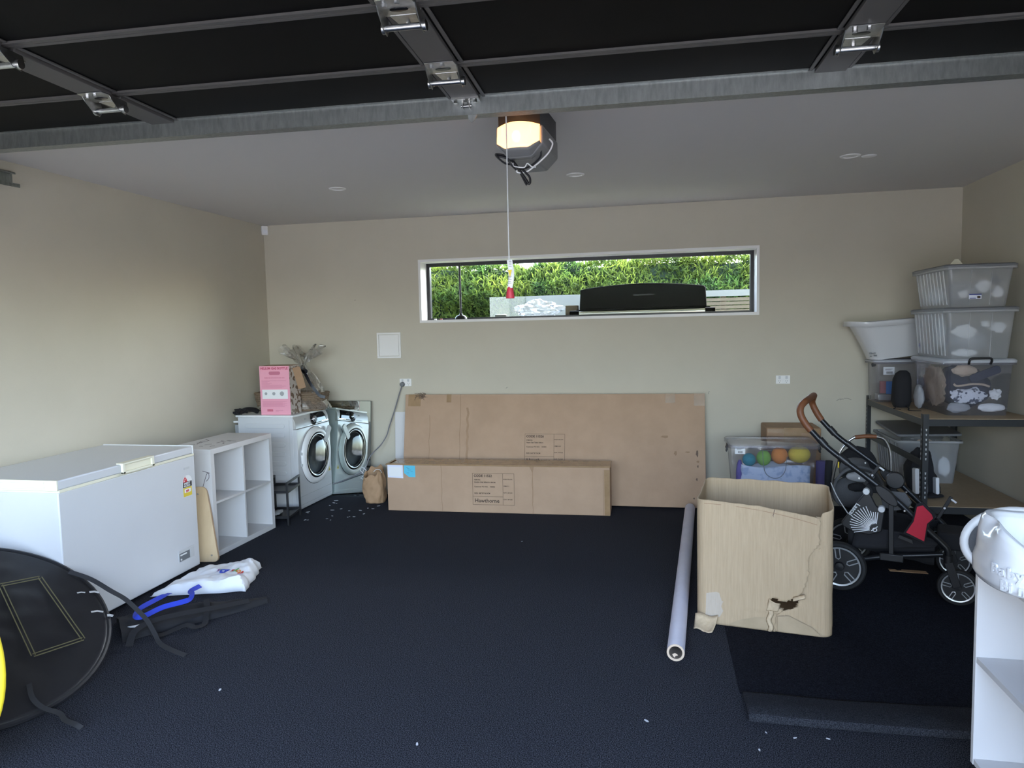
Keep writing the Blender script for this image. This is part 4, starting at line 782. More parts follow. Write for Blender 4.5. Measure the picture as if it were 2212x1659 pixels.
MB(BX).prism([(p[0]*0.99+0.003, p[1]*0.99+0.003) for p in per], 0.006, (0,0,0.002)).build('carton_base', 'corrugated', tb)
# slit beside the tear, torn ply, patches of peeled paper and damp stains
def fr(x, z, o=0.0035):                                  # point just proud of the front face
    b = 0.016*math.sin(PI*min(1, z/0.62))*math.sin(max(0, min(1, (x-RC)/(FW-2*RC)))*PI); w_ = 0.006*noise.noise(Vector(((x-RC)*5, z/0.63*3, 8)))
    e = 0.011*max(0, 1-max(0, lerp_tab(tear, z)-x)/0.20)
    return (x, -(b+w_+e+o), z)
def patch(name, mt, pts, o=0.0038):
    k = [fr(x, z, o) for x, z in pts]; c = fr(sum(p[0] for p in pts)/len(pts), sum(p[1] for p in pts)/len(pts), o)
    mm = MB(BX); n = len(k); mm.add(k+[c], [(i, (i+1) % n, n) for i in range(n)]); return mm.build(name, mt, tb, smooth=0)
MB(BX).ribbon([fr(0.382,0.632,0.004), fr(0.374,0.60,0.004), fr(0.378,0.575,0.004), fr(0.362,0.535,0.004), fr(0.356,0.505,0.004)], 0.004, (0,-1,0), 0.001).build('slit', 'dirt', tb)
MB(BX).ribbon([fr(0.04+0.05*k,0.640-0.0012*k*k*0.5,0.0045) for k in range(12)], 0.003, (0,-1,0), 0.001).build('score_line', 'dark_crease', tb)
mat('damp_card', (0.36,0.275,0.175), 0.8, col2=(0.42,0.32,0.21), nscale=9); mat('peeled_ply', (0.47,0.40,0.33), 0.9, col2=(0.43,0.36,0.29), nscale=15, stretch=(20,20,1))
patch('peeled_patch', 'peeled_ply', [(0.045,0.03),(0.05,0.165),(0.10,0.178),(0.15,0.165),(0.175,0.17),(0.17,0.13),(0.14,0.09),(0.12,0.05),(0.09,0.03)])
patch('damp_stain', 'damp_card', [(0.16,0.012),(0.22,0.045),(0.29,0.07),(0.35,0.078),(0.355,0.015),(0.25,0.008)])
patch('damp_stain', 'damp_card', [(0.40,0.012),(0.40,0.09),(0.45,0.10),(0.50,0.078),(0.56,0.052),(0.60,0.012)], 0.005)
MB(BX).grid(lambda u, v: Vector(fr(0.345+0.055*u+0.012*v, 0.115+0.065*v*(1-0.3*u), 0.006)) + Vector((0,-0.020*math.sin(PI*u)*v-0.004*v,0)), 8, 8).build('torn_flap', 'torn_core', tb, solid=0.002)
MB(BX).grid(lambda u, v: Vector(fr(0.47+0.055*u, 0.178+0.022*v+0.02*u, 0.006)) + Vector((0,-0.018*math.sin(PI*v),0)), 8, 8).build('torn_flap', 'torn_core', tb, solid=0.002)
MB(BX).grid(lambda u, v: Vector(fr(0.35+0.025*u, 0.008+0.11*v, 0.006)) + Vector((0.006*math.sin(v*9),-0.010*math.sin(PI*u),0)), 6, 10).build('torn_flap', 'torn_core', tb, solid=0.002)
m = MB(BX); m.grid(lambda u, v: (0.005+0.115*u*(0.6+0.4*v)-0.01+0.05*u*(1-v)*0.5, -0.012-0.105*(1-v)*(0.75+0.25*u), 0.003+0.05*v*v+0.006*math.sin(u*7)), 12, 8); m.build('torn_strip', 'torn_core', tb, solid=0.003)
# ================================================================ storage rack in the right corner
rk = thing('storage_rack', 'black boltless steel rack with fibreboard shelves in the right corner', 'rack', (2.04, 5.7, 0))
mat('fibreboard', (0.36,0.265,0.17), 0.75, col2=(0.32,0.235,0.15), nscale=40); mat('rack_black', (0.020,0.022,0.025), 0.4)
RX0, RX1, RY0, RY1 = 1.70, 2.375, 5.05, 6.335
mat('keyhole', (0.45,0.46,0.46), 0.8)
for (x, y, sx, sy) in ((RX0,RY0,1,1),(RX0,RY1,1,-1),(RX1,RY0,-1,1),(RX1,RY1,-1,-1)):
    m = MB(); m.box((min(x,x+sx*0.038),min(y,y+sy*0.002),0), (max(x,x+sx*0.038),max(y,y+sy*0.002),0.945)); m.box((min(x,x+sx*0.002),min(y,y+sy*0.038),0), (max(x,x+sx*0.002),max(y,y+sy*0.038),0.945))
    po = m.build('post', 'rack_black', rk)
    if x == RX0:
        for k in range(17):
            z = 0.40+0.032*k
            if abs(z-0.62) < 0.03 or z > 0.86: continue
            if y == RY0: MB().prism([(-0.005,0.0),(0.005,0.0),(0.003,-0.006),(0.003,-0.014),(-0.003,-0.014),(-0.003,-0.006)], 0.001, (x+0.022,y-0.0008,z), (Vector((1,0,0)),Vector((0,0,1)),Vector((0,-1,0)))).build('keyhole_slot', 'keyhole', rk, po)
            MB().prism([(-0.005,0.0),(0.005,0.0),(0.003,-0.006),(0.003,-0.014),(-0.003,-0.014),(-0.003,-0.006)], 0.001, (x-0.0008,y+sy*0.022,z), (Vector((0,1,0)),Vector((0,0,1)),Vector((-1,0,0)))).build('keyhole_slot', 'keyhole', rk, po)
for z, board in ((0.915, True), (0.645, False), (0.335, True)):
    for x in ((RX0+0.001, RX1-0.013) if board else (RX0+0.001,)): 
        m = MB(); m.box((x,RY0+0.003,z-0.048), (x+0.012,RY1-0.003,z-0.004)); m.build('side_beam', 'rack_black', rk, bevel=0.002)
    if not board: continue
    for y in (RY0+0.001, RY1-0.013): MB().box((RX0+0.003,y,z-0.050), (RX1-0.003,y+0.012,z-0.004)).build('end_beam', 'rack_black', rk, bevel=0.002)
    MB().box((RX0+0.004,RY0+0.004,z-0.011), (RX1-0.004,RY1-0.004,z)).build('shelf_board', 'fibreboard', rk)
# ================================================================ storage tubs
film('tub_frosted', 0.04, 0.22, (0.95,0.96,0.97), (0.95,0.96,0.98), 0.36)
film('tub_clear', 0.04, 0.10, (0.95,0.95,0.98), (0.70,0.71,0.80), 0.12)
mat('tub_lid_grey', (0.16,0.165,0.18), 0.4); mat('tub_lid_clear', (0.55,0.57,0.62), 0.3, alpha=0.75); mat('label_blue', (0.03,0.04,0.20), 0.5)
def loft(mb, levels, n=5, closed_bottom=True):          # levels: (x0,x1,y0,y1,r,z)
    rings = [[(a, b, L[5]) for a, b in rrect(*L[:5], n)] for L in levels]; k = len(rings[0])
    vs = [p for r_ in rings for p in r_]; fs = []
    for j in range(len(rings)-1): fs += [(j*k+i, j*k+(i+1) % k, (j+1)*k+(i+1) % k, (j+1)*k+i) for i in range(k)]
    if closed_bottom: fs.append(tuple(range(k-1, -1, -1)))
    return mb.add(vs, fs)
def tub(lab, x0, x1, y0, y1, z0, z1, fl, body, lidm, group, ribs=0, lid=True, lz=0.022, clips=None, handle=False):
    o = thing('storage_tub', lab, 'storage tub', ((x0+x1)/2, (y0+y1)/2, z0), group)
    m = MB(); loft(m, [(x0+0.004,x1-0.004,y0+0.004,y1-0.004,0.02,z0), (x0,x1,y0,y1,0.022,z0+0.012), (x0-fl,x1+fl,y0-fl,y1+fl,0.03,z1)]); m.build('tub_body', body, o)
    m = MB(); loft(m, [(x0-fl,x1+fl,y0-fl,y1+fl,0.03,z1-0.002), (x0-fl-0.016,x1+fl+0.016,y0-fl-0.016,y1+fl+0.016,0.035,z1-0.002), (x0-fl-0.017,x1+fl+0.017,y0-fl-0.017,y1+fl+0.017,0.035,z1-0.018)], closed_bottom=False); m.build('tub_rim', body, o, solid=0.003)
    for k in range(ribs):
        yy = y0 + 0.04 + (y1-y0-0.08)*k/(ribs-1); t0 = x0-0.003; t1 = x0-fl-0.003
        MB().bar((t0,yy,z0+0.02), (t1,yy,z1-0.02), 0.012, 0.006, (1,0,0)).build('rib', body, o)
    if lid:
        m = MB(); e = fl+0.018; loft(m, [(x0-e,x1+e,y0-e,y1+e,0.035,z1-0.004), (x0-e-0.002,x1+e+0.002,y0-e-0.002,y1+e+0.002,0.037,z1+lz*0.5), (x0-e+0.012,x1+e-0.012,y0-e+0.012,y1+e-0.012,0.03,z1+lz)]); 
        n = len(m.v); m.f.append(tuple(range(n-24, n))); m.build('lid', lidm, o, bevel=0.002)
    return o
G = 'storage tubs on the rack'
tub('clear purple tinted tub with black handle at bottom of the stack', 1.905, 2.268, 5.222, 5.80, 0.9155, 1.272, 0.022, 'tub_clear', 'tub_lid_clear', G)
t1 = bpy.data.objects['storage_tub']
m = MB(); yy = 5.222-0.022-0.022; m.tube(spline([(2.012,yy,1.262),(2.010,yy-0.012,1.282),(2.018,yy-0.016,1.298),(2.05,yy-0.016,1.300),(2.10,yy-0.016,1.300),(2.135,yy-0.016,1.298),(2.142,yy-0.012,1.282),(2.140,yy,1.262)], 5), 0.0075, 8); m.build('carry_handle', 'black_plastic', t1)
t2 = tub('frosted ribbed tub with round printed mark, middle of the stack', 1.902, 2.266, 5.222, 5.80, 1.2945, 1.618, 0.026, 'tub_frosted', 'tub_lid_grey', G, ribs=9, lz=0.018)
t3 = tub('frosted ribbed tub with blue and white label, top of the stack', 1.905, 2.245, 5.225, 5.78, 1.6365, 1.900, 0.030, 'tub_frosted', 'tub_lid_grey', G, ribs=9, lz=0.018)
for t_, x, z0, z1, f0 in ((t2,2.02,1.31,1.60,0.026),(t2,2.15,1.31,1.60,0.026),(t3,2.02,1.65,1.88,0.03),(t3,2.14,1.65,1.88,0.03)):
    MB().bar((x,5.2215,z0), (x,5.2215-f0*0.95,z1), 0.003, 0.004, (0,1,0)).build('rib', 'tub_frosted', t_)
sl = MB().box((2.012,5.205,1.688), (2.085,5.2105,1.722)).build('label', 'white_label', t3)
MB().box((2.012,5.2035,1.714), (2.085,5.205,1.722)).build('label_band', 'label_blue', t3, sl); MB().box((2.016,5.2035,1.691), (2.052,5.205,1.696)).build('label_band', 'label_blue', t3, sl); MB().box((2.060,5.2035,1.693), (2.079,5.205,1.708)).build('label_code', 'print_ink', t3, sl)
MB().lathe([(0.012,0.0),(0.016,0.0)], (1.8845,5.70,1.375), 20, (Vector((0,1,0)),Vector((0,0,1)),Vector((-1,0,0)))).build('printed_ring', 'label_blue', t2)
MB().lathe([(0.0,0.0),(0.008,0.0)], (1.8845,5.70,1.375), 16, (Vector((0,1,0)),Vector((0,0,1)),Vector((-1,0,0)))).build('printed_dot', 'label_blue', t2)
t4 = tub('small clear tub with barcode sticker under the baby bath', 1.695, 2.08, 6.055, 6.270, 0.9155, 1.238, 0.010, 'tub_clear', 'tub_lid_clear', G, lz=0.016)
ls = MB().box((1.745,6.050,1.135), (1.825,6.0555,1.195)).build('label', 'white_plastic', t4)
for k in range(9): MB().box((1.768+0.005*k,6.0490,1.142), (1.7705+0.005*k,6.0502,1.160)).build('barcode_bar', 'print_ink', t4, ls)
for k in range(2): MB().box((1.758,6.0490,1.178-0.008*k), (1.812-0.012*k,6.0502,1.1805-0.008*k)).build('label_print', 'print_ink', t4, ls)
MB().prism([(-0.016,0.012),(-0.004,0.016),(0.004,0.010),(0.018,0.006),(0.014,-0.010),(-0.012,-0.014)], 0.010, (1.672,6.055,1.212), (Vector((1,0,0)),Vector((0,0,1)),Vector((0,-1,0)))).build('clip', 'black_plastic', t4, bevel=0.002)
t5 = tub('frosted ribbed tub with lid ajar on the lower rack shelf', 1.80, 2.165, 5.77, 6.30, 0.3355, 0.662, 0.030, 'tub_frosted', 'tub_lid_grey', G, ribs=9, lid=False)
LM = frame((1.76,5.735,0.690), (0.995,0,0.018), (-0.004,0.995,0.055)); MB(LM).prism(rrect(0,0.445,0.0,0.57,0.03), 0.018).build('lid', 'tub_lid_grey', t5, bevel=0.004)
MB().box((1.92,5.726,0.642), (2.06,5.742,0.662)).build('clip', 'tub_lid_grey', t5, bevel=0.003)
# contents seen through the plastic
mat('cloth_white', (0.72,0.73,0.76), 0.9, bump=0.4, bscale=25); mat('cloth_beige', (0.50,0.40,0.32), 0.9, bump=0.4, bscale=25, col2=(0.42,0.32,0.25), nscale=14); mat('cloth_navy', (0.02,0.024,0.055), 0.9, bump=0.4, bscale=30)
mat('cloth_print', (0.60,0.62,0.70), 0.9, col2=(0.04,0.05,0.09), nscale=32, nmix=(0.54,0.60), bump=0.5, bscale=20, detail=1.5); mat('cloth_grey', (0.30,0.31,0.34), 0.9, bump=0.4, bscale=20); mat('cloth_orange', (0.55,0.22,0.10), 0.9)
def lump(name, lab, cat, c, r, m_, seed, group, amp=0.30, freq=2.2, bottom=None):
    mm = MB(); blob(mm, c, r, seed, amp, freq, 26, 16, flat=bottom); return one(mm, name, m_, lab, cat, (c[0], c[1], c[2]-r[2]*0.8), group, smooth=50)
g1 = 'clothes in the bottom stacked tub'
lump('clothes_bundle', 'dark navy clothes filling the purple tinted tub', 'clothes', (2.10,5.52,1.09), (0.155,0.24,0.145), 'cloth_navy', 11, g1, 0.12, bottom=0.925)
lump('clothes_bundle', 'beige garment near the top of the purple tinted tub', 'clothes', (2.015,5.262,1.215), (0.072,0.022,0.038), 'cloth_beige', 12, g1, 0.25)
lump('clothes_bundle', 'grey and white patterned garment in the purple tinted tub', 'clothes', (2.045,5.255,1.045), (0.100,0.020,0.050), 'cloth_print', 13, g1, 0.35)
lump('clothes_bundle', 'rolled white cloth at the bottom of the purple tinted tub', 'clothes', (2.185,5.258,0.965), (0.085,0.022,0.028), 'cloth_white', 14, g1, 0.15, bottom=0.925)
lump('clothes_bundle', 'dark grey cloth at the bottom of the purple tinted tub', 'clothes', (1.985,5.262,0.965), (0.070,0.022,0.034), 'cloth_grey', 15, g1, 0.2, bottom=0.925)
lump('clothes_bundle', 'pale stone coloured cloth against the side of the purple tinted tub', 'clothes', (1.925,5.52,1.10), (0.013,0.20,0.13), 'cloth_beige', 16, g1, 0.4, 3)
lump('clothes_bundle', 'small white bootie beside the patterned garment', 'clothes', (2.205,5.258,1.055), (0.035,0.020,0.032), 'cloth_white', 17, g1, 0.4)
mm = MB(); mm.tube(spline([(1.950,5.250,1.125),(1.970,5.246,1.112),(2.015,5.240,1.118),(2.06,5.235,1.125),(2.12,5.232,1.122),(2.16,5.235,1.108)], 6), 0.007); one(mm, 'tan_strap', 'cloth_beige', 'thin tan strap curving across clothes in the purple tinted tub', 'strap', (2.05,5.25,1.08), g1)
mm = MB(frame((2.055,5.252,1.130), (0.88,0,0.36), (-0.36,0,0.88))); mm.prism(rrect(0,0.195,0,0.052,0.02), 0.012); pk = one(mm, 'packet', 'cloth_navy', 'dark packet with orange dot and white strip in the purple tinted tub', 'packet', (2.13,5.25,1.13), g1)
MB(frame((2.055,5.2395,1.130), (0.88,0,0.36), (-0.36,0,0.88))).prism(rrect(0.0,0.15,0.014,0.034,0.006), 0.001).build('white_strip', 'cloth_white', pk); MB(frame((2.055,5.2395,1.130), (0.88,0,0.36), (-0.36,0,0.88))).lathe([(0,0),(0.014,0)], (0.170,0.028,0.0), 16).build('orange_dot', 'cloth_orange', pk)
for ch in pk.children: ch.matrix_parent_inverse = Matrix.Translation(-pk.location)
for i, (c, r_, mt) in enumerate((((2.015,5.265,1.475),(0.070,0.020,0.040),'cloth_white'), ((2.02,5.265,1.334),(0.072,0.020,0.022),'cloth_white'), ((2.14,5.265,1.525),(0.025,0.018,0.022),'cloth_white'), ((2.215,5.26,1.50),(0.04,0.018,0.035),'cloth_white'), ((1.925,5.41,1.47),(0.014,0.065,0.085),'cloth_white'), ((1.925,5.65,1.44),(0.014,0.055,0.085),'cloth_beige'))):
    lump('clothes_bundle', ['large white garment at mid height in the frosted middle tub','long white garment along the bottom of the frosted middle tub','small white sock high in the frosted middle tub','white sleeve at the wall end of the frosted middle tub','white garment behind the ribbed side of the middle tub','cream garment behind the ribbed side of the middle tub'][i], 'clothes', c, r_, mt, 30+i, 'clothes in the middle stacked tub', 0.45, 2.5)
lump('clothes_bundle', 'grey heap of clothes filling the frosted middle tub', 'clothes', (2.09,5.52,1.42), (0.150,0.235,0.10), 'cloth_grey', 40, 'clothes in the middle stacked tub', 0.15, bottom=1.305)
for i, (c, r_, mt) in enumerate((((2.115,5.264,1.775),(0.042,0.018,0.040),'cloth_white'), ((2.206,5.258,1.732),(0.034,0.018,0.034),'cloth_white'), ((2.00,5.265,1.725),(0.030,0.018,0.024),'cloth_white'), ((1.925,5.52,1.72),(0.014,0.14,0.055),'cloth_white'))):
    lump('clothes_bundle', ['large round white bundle behind the front of the top tub','pale bundle under the dark roll in the top tub','small pale bundle beside the label of the top tub','long white bundle behind the ribbed side of the top tub'][i], 'clothes', c, r_, mt, 50+i, 'clothes in the top stacked tub', 0.40, 2.5)
lump('clothes_bundle', 'dark rolled item inside the top frosted tub', 'clothes', (2.195,5.275,1.810), (0.032,0.016,0.030), 'cloth_navy', 56, 'clothes in the top stacked tub', 0.2)
lump('clothes_bundle', 'grey heap of clothes filling the top frosted tub', 'clothes', (2.08,5.51,1.74), (0.135,0.225,0.085), 'cloth_grey', 57, 'clothes in the top stacked tub', 0.15, bottom=1.645)
for i, (c, r_) in enumerate((((1.935,5.808,0.525),(0.080,0.02,0.065)), ((2.108,5.810,0.455),(0.042,0.02,0.068)), ((1.838,6.03,0.50),(0.016,0.15,0.080)))): lump('clothes_bundle', ['wide white linen behind the front of the open lower tub','narrow white linen at the wall end of the open lower tub','long white linen behind the ribbed side of the open lower tub'][i], 'clothes', c, r_, 'cloth_white', 60+i, 'linen in the lower tub', 0.3)
lump('plastic_bag', 'clear plastic bag of odds and ends heaped on top of the open lower tub', 'bag', (1.99,5.945,0.640), (0.145,0.105,0.036), 'tub_frosted', 64, None, 0.35, 3)
lump('clothes_bundle', 'brown scarf on top of the open lower tub', 'clothes', (1.965,5.790,0.652), (0.045,0.014,0.018), 'cloth_beige', 65, 'linen in the lower tub', 0.4)
lump('clothes_bundle', 'grey heap of linen filling the open lower tub', 'clothes', (2.010,6.055,0.465), (0.130,0.200,0.120), 'cloth_grey', 66, 'linen in the lower tub', 0.15, bottom=0.346)
# things in the small tub: red-brown folder, blue and white packet, silver tin
one(MB(T((1.735,6.085,0.985),0.1)).box((0,0,0), (0.12,0.02,0.095)), 'red_booklet', mat('dull_red', (0.35,0.13,0.13), 0.6), 'dull red booklet standing inside the small clear tub', 'booklet', (1.79,6.1,0.985))
bpk = one(MB(T((1.775,6.074,0.980),0.0)).box((0,0,0), (0.075,0.008,0.100)), 'blue_packet', mat('packet_blue', (0.04,0.18,0.48), 0.4), 'blue and white packet standing inside the small clear tub', 'packet', (1.81,6.078,0.980))
one(MB(T((1.718,6.075,0.9300),0.0)).box((0,0,0), (0.14,0.10,0.048)), 'silver_tin', 'steel', 'flat silver tin lying in the bottom of the small clear tub', 'tin', (1.79,6.12,0.93), bevel=0.004)
# paper tag sticking up above the top tub
one(MB(frame((1.958,5.42,1.918), (1,0,0), (0,0.15,0.99))).prism([(0,0),(0.100,0),(0.062,0.048),(0.042,0.048)], 0.012), 'cream_lampshade_cap', 'cream_plastic', 'small cream pointed cap standing on the top tub', 'cap', (2.008,5.42,1.918))
# ================================================================ baby bath on the small tub, bags on the shelf
bb = thing('baby_bath', 'white flared baby bath resting on the small clear tub', 'baby bath', (1.80, 6.14, 1.255))
def bth(t):                                             # t from base (0) to rim (1)
    return (1.660-0.150*t**1.15, 2.12+0.06*t, 6.045-0.045*t, 6.275+0.045*t)
m = MB(); lv = []
for k in range(11):
    t = k/10; b_ = bth(t); lv.append((b_[0], b_[1], b_[2], b_[3], 0.09+0.03*t, 1.2545+0.300*t))
loft(m, lv, 8); 
for v in m.v: v.z += 0.050*max(0, (v.x-1.72)/0.4)*max(0, 1-(v.z-1.2545)/0.30) + (0.03*((v.x-1.80)/0.30)**2 if v.z > 1.50 and v.x > 1.8 else 0) - 0.012*math.sin(max(0,min(1,(v.x-1.5)/0.5))*PI)*(1 if v.z > 1.53 else 0)
m.build('bath_body', 'gloss_white_plastic', bb, solid=0.004)
m = MB(); b_ = bth(1.0); e = 0.022
loft(m, [(b_[0],b_[1],b_[2],b_[3],0.12,1.552), (b_[0]-e,b_[1]+e,b_[2]-e,b_[3]+e,0.135,1.556), (b_[0]-e-0.004,b_[1]+e,b_[2]-e-0.004,b_[3]+e,0.14,1.518)], 8, False)
for v in m.v: v.z += (0.03*((v.x-1.80)/0.30)**2 if v.x > 1.8 else 0) - 0.012*math.sin(max(0,min(1,(v.x-1.5)/0.5))*PI)
m.build('bath_rim', 'gloss_white_plastic', bb, solid=0.004)
for k, (x, z, w_, h_) in enumerate(((1.636,1.300,0.012,0.012),(1.655,1.302,0.006,0.006),(1.668,1.304,0.010,0.006),(1.640,1.280,0.008,0.006),(1.668,1.282,0.018,0.012))): MB().box((x,6.014+0.03*(1.30-z),z), (x+w_,6.036,z+h_)).build('care_symbol', 'panel_dark', bb)
m = MB(); loft(m, [(1.735,1.835,5.70,5.80,0.04,0.9149),(1.722,1.845,5.68,5.82,0.045,0.96),(1.728,1.845,5.69,5.81,0.045,1.12),(1.745,1.84,5.71,5.80,0.04,1.165),(1.77,1.82,5.73,5.78,0.02,1.185)], 6)
m.f.append(tuple(range(len(m.v)-28, len(m.v)))); hb_ = thing('black_backpack', 'small black rounded backpack standing on the rack shelf', 'backpack', (1.785,5.75,0.915)); m.build('bag_body', 'black_fabric', hb_)
MB().ribbon(spline([(1.74,5.70,0.93),(1.71,5.64,0.919),(1.69,5.60,0.918),(1.72,5.55,0.918)], 6), 0.008, (0,0,1), 0.003).build('strap', 'black_fabric', hb_); MB().ribbon(spline([(1.80,5.69,0.93),(1.79,5.60,0.919),(1.76,5.50,0.918),(1.83,5.47,0.918)], 6), 0.008, (0,0,1), 0.003).build('strap', 'black_fabric', hb_)
lump('quilted_hat', 'grey quilted hat squeezed between black backpack and stacked tubs', 'hat', (1.862,5.62,1.005), (0.028,0.07,0.085), 'cloth_grey', 71, None, 0.12, bottom=0.917)
# ================================================================ black bag with towels on the lower shelf
bs = thing('black_tote', 'slumped open black tote bag stuffed with folded towels on lower shelf', 'bag', (1.80, 5.40, 0.335))
m = MB(); blob(m, (1.805,5.40,0.485), (0.090,0.085,0.175), 80, 0.18, 1.8, 30, 20, flat=0.337)
for v in m.v: v.x += 0.09*max(0, (0.50-v.z)/0.18)*(1 if v.x > 1.805 else 0)
for v in m.v:                                           # open front: the cloth sinks back around the towels
    if 1.728 < v.x < 1.90 and v.z > 0.355 and v.z < 0.565 and v.y < 5.40: v.y = max(v.y, 5.352)
m.build('bag_body', 'black_fabric', bs)
m = MB(); blob(m, (1.822,5.315,0.350), (0.110,0.062,0.017), 81, 0.06, 1.8, 30, 14, flat=0.3355); m.build('bag_front', 'black_fabric', bs)
twl = [(1.738,1.764,'cloth_white'),(1.766,1.790,'cloth_grey'),(1.792,1.818,'light_grey_fabric'),(1.868,1.890,'cloth_white')]
for k, (a, b, mt) in enumerate(twl):
    mm = MB(frame((a,5.272,0.365), (1,0,0), (0.18,0.1,0.98))); mm.prism(rrect(0,b-a,0,0.175-0.06*(k > 2),0.009), -0.06)
    one(mm, 'folded_towel', mt, ['white folded towel at the edge of the black tote','dark grey folded towel in the black tote','light grey folded towel in the black tote','white folded towel by the rack post in the black tote'][k], 'towel', ((a+b)/2,5.30,0.365), 'towels in the black tote', bevel=0.003)
# ================================================================ toy tub on a carton, carton behind, rolled mat
one(MB().box((0.56,5.60,0), (1.14,5.90,0.272)), 'support_carton', 'cardboard', 'plain brown carton under the clear toy tub', 'box', (0.85,5.78,0), bevel=0.004)
tt = tub('clear toy tub with black side clips and barcode sticker', 0.575, 1.135, 5.585, 5.890, 0.2735, 0.640, 0.030, 'tub_clear', 'tub_clear', None, lz=0.018)
ls = MB().box((0.575,5.553,0.578), (0.648,5.557,0.628)).build('label', 'white_plastic', tt)
for k in range(9): MB().box((0.597+0.0038*k,5.5515,0.584), (0.5988+0.0038*k,5.5532,0.600)).build('barcode_bar', 'print_ink', tt, ls)
for k in range(3): MB().box((0.588,5.5515,0.621-0.006*k), (0.636-0.008*k,5.5532,0.6225-0.006*k)).build('label_print', 'print_ink', tt, ls)
for x, s in ((0.523,-1), (1.187,1)): MB().prism([(0,0.034),(0.006*s,0.036),(0.012*s,0.012),(0.016*s,0.004),(0.010*s,-0.010),(0.014*s,-0.024),(0.008*s,-0.028),(0.0,-0.010)], 0.05, (x-0.004*s,5.60,0.612), (Vector((1,0,0)),Vector((0,0,1)),Vector((0,1,0)))).build('clip', 'black_plastic', tt)
toys = [('toy_ball','round yellow foam ball in the clear toy tub',(1.056,5.672,0.560),(0.080,0.065,0.066),(0.75,0.58,0.06)), ('toy_drum','orange ridged paper lantern in the clear toy tub',(0.912,5.660,0.552),(0.060,0.058,0.064),(0.80,0.27,0.05)), ('toy_ball','green fuzzy pompom in the clear toy tub',(0.797,5.660,0.532),(0.053,0.053,0.060),(0.22,0.48,0.07)), ('toy_ball','teal felt ball in the clear toy tub',(0.692,5.680,0.512),(0.050,0.050,0.050),(0.02,0.27,0.36)), ('toy_bag','purple net bag of toys in the clear toy tub',(0.618,5.640,0.400),(0.026,0.032,0.115),(0.13,0.09,0.38))]
for i, (nm, lb, c, r_, col) in enumerate(toys): lump(nm, lb, 'toy', c, r_, mat('toy_col_%d' % i, col, 0.75, bump=0.5, bscale=160), 90+i, 'toys in the clear tub', 0.02 if i < 4 else 0.2, bottom=None if i < 4 else 0.287)
lump('folded_blanket', 'pale blue blanket under the coloured balls in the clear toy tub', 'blanket', (0.875,5.735,0.385), (0.205,0.105,0.100), mat('cloth_pale_blue', (0.50,0.57,0.68), 0.9, bump=0.4, bscale=25), 99, 'toys in the clear tub', 0.10, 1.6, bottom=0.287)
one(MB().grid(lambda u, v: (0.625+0.495*u + 0.012*noise.noise(Vector((u*4, v*4, 1))), 5.606-0.010*v + 0.006*math.sin(u*9+v*3), 0.282 + (0.208-0.018*math.sin(u*5)-0.02*u*u)*v), 24, 14), 'printed_sheet', mat('blue_print', (0.62,0.70,0.84), 0.6, col2=(0.40,0.50,0.70), nscale=18, nmix=(0.5,0.62), detail=2), 'pale blue printed sheet standing inside the front of the clear toy tub', 'sheet', (0.86,5.58,0.28), 'toys in the clear tub', solid=0.002)
mm = MB(); mm.tube(spline([(0.776,5.562,0.600),(0.782,5.560,0.50),(0.80,5.558,0.43),(0.85,5.556,0.397),(0.90,5.556,0.405),(0.935,5.558,0.45),(0.945,5.560,0.52),(0.95,5.562,0.56)], 6), 0.0022, 6); mm.build('wire_handle', 'panel_dark', tt)
MB().box((0.755,5.575,0.602), (0.845,5.60,0.6025)).build('comb_spine', 'panel_dark', tt)
cb = thing('taped_carton', 'brown carton with shiny tape strip behind the clear toy tub', 'box', (1.07, 6.17, 0))
MB().box((0.868,6.012,0), (1.285,6.345,0.715)).build('carton', 'cardboard_dark', cb, bevel=0.012, seg=3)
MB().box((1.00,6.0095,0.45), (1.135,6.0125,0.7155)).build('tape', 'packing_tape', cb); MB().box((0.875,6.0105,0.672), (1.28,6.0115,0.705)).build('tape', 'packing_tape', cb)
mat('purple_foam', (0.17,0.15,0.36), 0.8)
def roll(u, v): a = u*7*PI; r_ = 0.014+0.024*u; return (1.262+r_*math.cos(a), 5.89+r_*math.sin(a), 0.47*v)
one(MB().grid(roll, 120, 2), 'rolled_mat', 'purple_foam', 'purple rolled foam mat standing beside the clear toy tub', 'mat', (1.262,5.89,0), solid=0.006)
